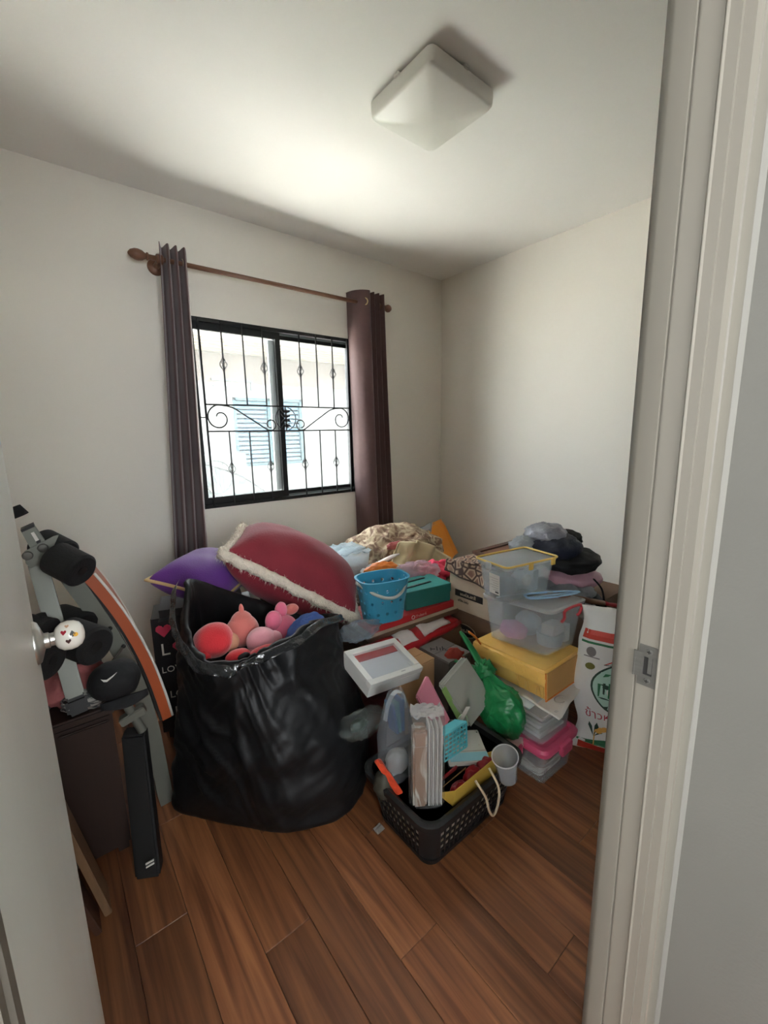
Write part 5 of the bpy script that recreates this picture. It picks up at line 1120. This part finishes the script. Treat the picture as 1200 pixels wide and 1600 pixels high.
G().blob(c_+V((0, 0, .045)), (.042, .034, .045), .2, 4, 15, 22, 12).out('pale_contents', m_ppr2, cgb, True)
tag(G().blob(Y(566, 1130, 1.10), (.085, .04, .042), .25, 5, 33, 32, 16, fold=.35).out('plastic_bag', clear('grey_film', (238, 242, 240), .22, .12, (196, 206, 204), .8, 35), None, True), 'small clear plastic bag between the black sack and the crate', 'bag')
tag(G().blob(Y(560, 1133, 1.12), (.035, .02, .022), .2, 4, 35, 20, 12).out('dark_item', mat('dark_green_item', (26, 52, 44), .5), None, True), 'dark green item inside the small clear bag beside the sack', 'packet')
# orange-red case and olive pouch at the crate's left corner
s0, s1 = Y(584, 1190, .985), Y(620, 1244, .90); d_ = s1-s0; w_ = V((.5, -.6, .5)).normalized()*.026; tag(G().obox(s0, d_, w_, V((.006, .008, -.004)), .003).out('toothbrush_case', mat('orange_red_print', (206, 70, 40), .5, var=.25, vscale=60), None), 'orange-red printed strip slanting at the left corner of the crate', 'packet')
tag(G().blob(Y(600, 1225, .96), (.035, .035, .05), .15, 4, 39, 24, 14).out('olive_pouch', mat('olive_pouch', (64, 62, 52), .7), None, True), 'olive pouch behind the orange-red strip in the crate', 'pouch')
# pink slim box
pk0 = Y(706, 1130, .93); pk1 = Y(668, 1055, 1.04); d_ = pk1-pk0; s_ = Y(652, 1088, 1.02)-pk1; n_ = d_.cross(s_).normalized()*.022; n_ = n_ if n_.x > 0 else -n_
px_ = thing('slim_box', 'slim dusty pink box slanting up from the crate', 'box', pk0-V((0, 0, .02)))
m_dpk = mat('dusty_pink_plastic', (206, 128, 146), .45, var=.03); G().obox(pk0, d_, s_, n_, .004).out('body', m_dpk, px_); G().obox(pk0+d_*.02-n_*.06, d_*.95, s_*.06, n_*1.12, .001).out('edge_ridge', m_dpk, px_)
G().blob(pk0+V((-.006, -.004, 0)), (.016, .014, .016), .1, 3, 8, 18, 12).out('end_bead', mat('brown_bead', (110, 84, 84), .35), px_, True)
# green pouch and hoop beside it
tag(G().obox(Y(690, 1080, 1.0), Y(716, 1128, .96)-Y(690, 1080, 1.0), V((.012, -.01, .018)), V((.012, .012, 0)), .003).out('green_tube', mat('light_green', (150, 190, 110), .5), None), 'light green slim tube beside the dusty pink box', 'tube')
tag(G().obox(Y(703, 1090, .99), Y(722, 1118, .965)-Y(703, 1090, .99), V((.006, -.005, .010)), V((.008, .008, 0)), .002).out('turquoise_stick', mat('turquoise', (110, 204, 190), .5), None), 'turquoise stick next to the light green tube', 'stick')
# grey case
gB, gR, gL = Y(736, 1138, .915), Y(772, 1090, .925), Y(687, 1074, 1.00)
o_, a_, b_, n_ = ortho(gB, gR, gL)
if n_.y > 0: n_ = -n_
gc = thing('grey_case', 'flat grey plastic case leaning behind the crate', 'case', gB-V((0, 0, .03)))
m_gcase = mat('grey_case', (176, 176, 168), .5, var=.03)
smooth_ang(G().obox(o_-n_*.034, a_, b_, n_*.016, .007, 3).out('back_half', m_gcase, gc)); smooth_ang(G().obox(o_-n_*.017, a_, b_, n_*.017, .008, 3).out('front_half', m_gcase, gc))
# white tin, black box beneath, mini basket, cup, tube roll
wt = thing('white_tin', 'white flat tin with a pale blue lower edge lying in the crate', 'tin', (1.10, .92, .22))
tA, tB, tC = Z(702, 1192, .205), Z(766, 1188, .205), Z(764, 1140, .205); o_, a_, b_, n_ = ortho(tB, tA, tC)
if n_.z < 0: n_ = -n_
G().obox(o_-n_*.018, a_, b_, n_*.018, .003).out('body', mat('white_enamel', (206, 204, 196), .35), wt); G().obox(o_+b_*.02, a_*.96, b_*.25, n_*.0008).out('pale_blue_panel', mat('pale_blue_print', (150, 204, 216), .4), wt); G().obox(o_+b_*.30, a_*.98, b_*.02, n_*.0006).out('seam', m_ppr2, wt)
for f in (.06, .9): G().lathe(o_+a_*.06+b_*f, n_, [(.003, 0), (.002, .001)], 10).out('rivet', m_steel, wt)
dk = thing('dark_box', 'dark box with red edge under the white tin', 'box', (1.10, .9, .15)); G().obox(o_-n_*.056+V((.0, .004, 0)), a_*.98, b_*.9, n_*.036, .003).out('body', mat('charcoal_box', (48, 44, 48), .5, var=.3, vscale=40), dk); G().obox(o_-n_*.044-V((0, .002, 0)), a_*.98, b_*.02, n_*.008).out('red_edge', m_rw, dk)
mb = thing('mini_basket', 'small turquoise perforated basket beside the white tin', 'basket', (1.0, .93, .25)); m_tq = mat('turquoise_plastic', (96, 194, 206), .4)
p0, p1, p2 = Y(694, 1190, .815), Y(729, 1166, .83), Y(694, 1150, .84); u_ = p1-p0; v_ = p2-p0; n_ = u_.cross(v_).normalized(); n_ = -n_ if n_.y > 0 else n_
g = G(); nc, nr2 = 6, 6
for k in range(nc+1): g.obox(p0+u_*(k/nc)-u_.normalized()*.002, v_, u_.normalized()*.004, n_*.003)
for k in range(nr2+1): g.obox(p0+v_*(k/nr2)-v_.normalized()*.002, u_, v_.normalized()*.004, n_*.003)
g.out('front_lattice', m_tq, mb)
g = G(); w2 = -n_*.05
for k in range(5): g.obox(p1+w2*(k/4), v_, w2.normalized()*.004, u_.normalized()*.003)
for k in range(6): g.obox(p1+v_*(k/5), w2, v_.normalized()*.004, u_.normalized()*.003)
g.out('side_lattice', m_tq, mb); G().obox(p0+v_*1.0, u_, w2, v_*.05, .001).out('rim', m_tq, mb)
tag(G().tube([Y(723, 1128, .93)+V((.020*math.cos(a)*.8, -.02*math.cos(a)*.5, .030*math.sin(a))) for a in [k*math.pi/10 for k in range(20)]], .003, 6, closed=True).out('pale_ring', mat('pale_green_ring', (196, 222, 196), .4), None, True), 'pale green ring leaning on the turquoise mini basket', 'ring')
tag(G().obox(Y(716, 1128, .92), V((.028, -.012, .055)), V((.012, -.010, 0)), V((.001, .002, 0)), .001).out('white_card_strip', m_ppr, None), 'white card strip standing above the turquoise mini basket', 'card')
cu_ = thing('plastic_cup', 'clear plastic cup standing in the crate corner', 'cup', (1.14, .80, .16)); cc = Z(789, 1182, .295); ca = V((-.28, -.05, 1)).normalized()
smooth_ang(G().lathe(cc-ca*.10, ca, [(.001, 0), (.030, 0), (.040, .10), (.0415, .101), (.0405, .102), (.0385, .10), (.028, .003), (.001, .003)], 28, cap=False).out('cup_wall', clear('cup_plastic', (244, 246, 248), .30, .15, (230, 233, 236)), cu_), 50)
G().tube([cc+ca*.001+V((.041*math.cos(a), .041*math.sin(a), .28*.041*math.cos(a)+.05*.041*math.sin(a))) for a in [k*math.pi/14 for k in range(28)]], .0022, 6, closed=True).out('cup_rim', m_wrapw, cu_, True)
r0p, r1p = Y(775, 1164, .86), Y(824, 1158, .80); tag(G().tube([r0p, r0p.lerp(r1p, .3), r0p.lerp(r1p, .8), r1p], [.014, .017, .018, .014], 14).out('rolled_cloth', mat('pale_pink_towel', (222, 190, 186), .8, var=.06, bump=.2, bscale=60), None, True), 'rolled pale pink cloth across the corner of the crate', 'cloth')
# yellow gift bag with rope handle
gg = thing('gift_bag', 'yellow paper gift bag with rope handle in the crate', 'bag', (.98, .80, .15)); m_yk = mat('yellow_paper', (214, 176, 76), .55, var=.04); m_yi = mat('kraft_inside', (176, 132, 76), .7)
f0, f1 = V((.866, .768, .150)), V((1.118, .764, .150)); tl, tr = V((.868, .757, .234)), V((1.128, .750, .252)); bl, br_ = V((.862, .835, .172)), V((1.095, .838, .186)); b0, b1_ = V((.866, .84, .150)), V((1.11, .84, .150))
def quad(a, b, c, d, th=.0016): return G().sheet(lambda u, v: (a.lerp(b, u)).lerp(d.lerp(c, u), v), 6, 4, th)
quad(f0, f1, tr, tl).out('front_panel', m_yk, gg); quad(b0, b1_, br_, bl).out('back_panel', m_yi, gg); quad(f0, b0, bl, tl).out('side_panel', m_yk, gg); quad(f1, b1_, br_, tr).out('side_panel', m_yk, gg)
hm = lambda s, z, o: tl.lerp(tr, s)+V((0, -.022-o, z))
G().tube(spline([hm(.34, -.018, -.018), hm(.36, -.055, .020), hm(.39, -.105, .030), hm(.46, -.130, .032), hm(.55, -.110, .030), hm(.60, -.06, .022), hm(.60, -.014, -.018)], 6), .0042, 8).out('rope_handle', mat('rope', (216, 200, 170), .8, bump=.4, bscale=200), gg, True)
m_crim = mat('crimson_packet', (150, 26, 38), .4, var=.1, bump=.2, bscale=30)
for k, (s, t, z_) in enumerate(((.25, .5, .165), (.55, .55, .178), (.80, .5, .182))):
    c_ = tl.lerp(tr, s).lerp(bl.lerp(br_, s), t); c_.z = z_; o = thing('red_packet', ('crimson packet at the left in the yellow gift bag', 'crimson packet in the middle of the yellow gift bag', 'crimson packet at the right in the yellow gift bag')[k], 'packet', c_-V((0, 0, .03)), 'crimson packets in the gift bag')
    G().blob(c_, (.034, .020, .030), .25, 4, 101+k, 22, 12, pw=.7).out('packet', m_crim, o, True); G().sheet(lambda u, v: c_+V((-.02+.035*u, -.021-.004*v, .002+.030*v-.012*u)), 6, 4, .001).out('paper_tag', m_ppr, o)
tag(quad(V((.90, .862, .150)), V((1.10, .864, .150)), V((1.11, .856, .205)), V((.90, .853, .185)), .004).out('red_folder', m_crim, None), 'red folder edge standing behind the yellow gift bag', 'folder')
# green carrier bag, knotted
m_grn = mat('green_plastic', (34, 134, 76), .32, var=.15, vscale=7, bump=1, bscale=16)
gk = thing('green_bag', 'knotted green plastic bag between the crate and the gold bag', 'bag', (1.28, .95, .0))
gcx = X(782, 1108, 1.285); kn = X(757, 1048, 1.29)
ga = ((gcx-kn)+V((0, -.02, -.02))).normalized(); gs = ga.cross(V((1, 0, 0))).normalized(); gt = ga.cross(gs)
g = G().blob(gcx, (.105, .100, .060), .14, 5, 111, 60, 40, axes=(ga, gs, gt), fold=.14, floor=.001); g.out('bag_body', m_grn, gk, True)
G().blob(kn, (.032, .034, .036), .35, 8, 113, 36, 24, fold=.6).out('knot', m_grn, gk, True)
vs = []; fs = []; nn = 40; nk = 14
for j in range(nk+1):
    f = j/nk; c_ = kn.lerp(gcx, f*.75)
    for i in range(nn):
        a = 2*math.pi*i/nn; pl = 1+.30*(1-f)*math.sin(a*9+f*2)+.18*math.sin(a*5+f*4); r_ = (.018+.062*f**1.1)*pl
        vs.append(c_+gs*math.cos(a)*r_*1.15+gt*math.sin(a)*r_*.75)
for j in range(nk):
    for i in range(nn): i2 = (i+1) % nn; fs.append((j*nn+i, j*nn+i2, (j+1)*nn+i2, (j+1)*nn+i))
mesh('gathered_neck', vs, fs, m_grn, gk, True)
e1 = X(719, 986, 1.28); G().tube(spline([kn, kn.lerp(e1, .45)+V((.0, .0, .004)), e1], 6), [.016, .016, .017, .018, .019, .019, .018, .017, .016, .015, .013, .011, .006], 10, flat=.45).out('bag_ear', m_grn, gk, True)
e2 = X(706, 1030, 1.26); G().tube(spline([kn, kn.lerp(e2, .5)+V((0, 0, -.004)), e2], 6), [.014, .014, .015, .016, .016, .016, .015, .014, .013, .012, .010, .008, .004], 10, flat=.45).out('bag_ear', m_grn, gk, True)
cloth_lump('red_cloth', Y(710, 1035, 1.14), (.05, .04, .06), mat('brick_red_cloth', (150, 52, 40), .8, bump=.2, bscale=60), 'brick red cloth behind the grey case', 'cloth', 121, amp=.25)
# scrap on the floor
sp0 = Z(592, 1297, 0); tag(G().sheet(lambda u, v: sp0+V((.03*(u-.5), .028*(v-.5), .004+.006*noise.noise(V((u*3, v*3, 1)))+.004*u)), 5, 5, .001).out('paper_scrap', clear('scrap_film', (236, 236, 236), .7, .3, (206, 204, 200)), None), 'tiny clear wrapper scrap on the floor by the crate', 'scrap')
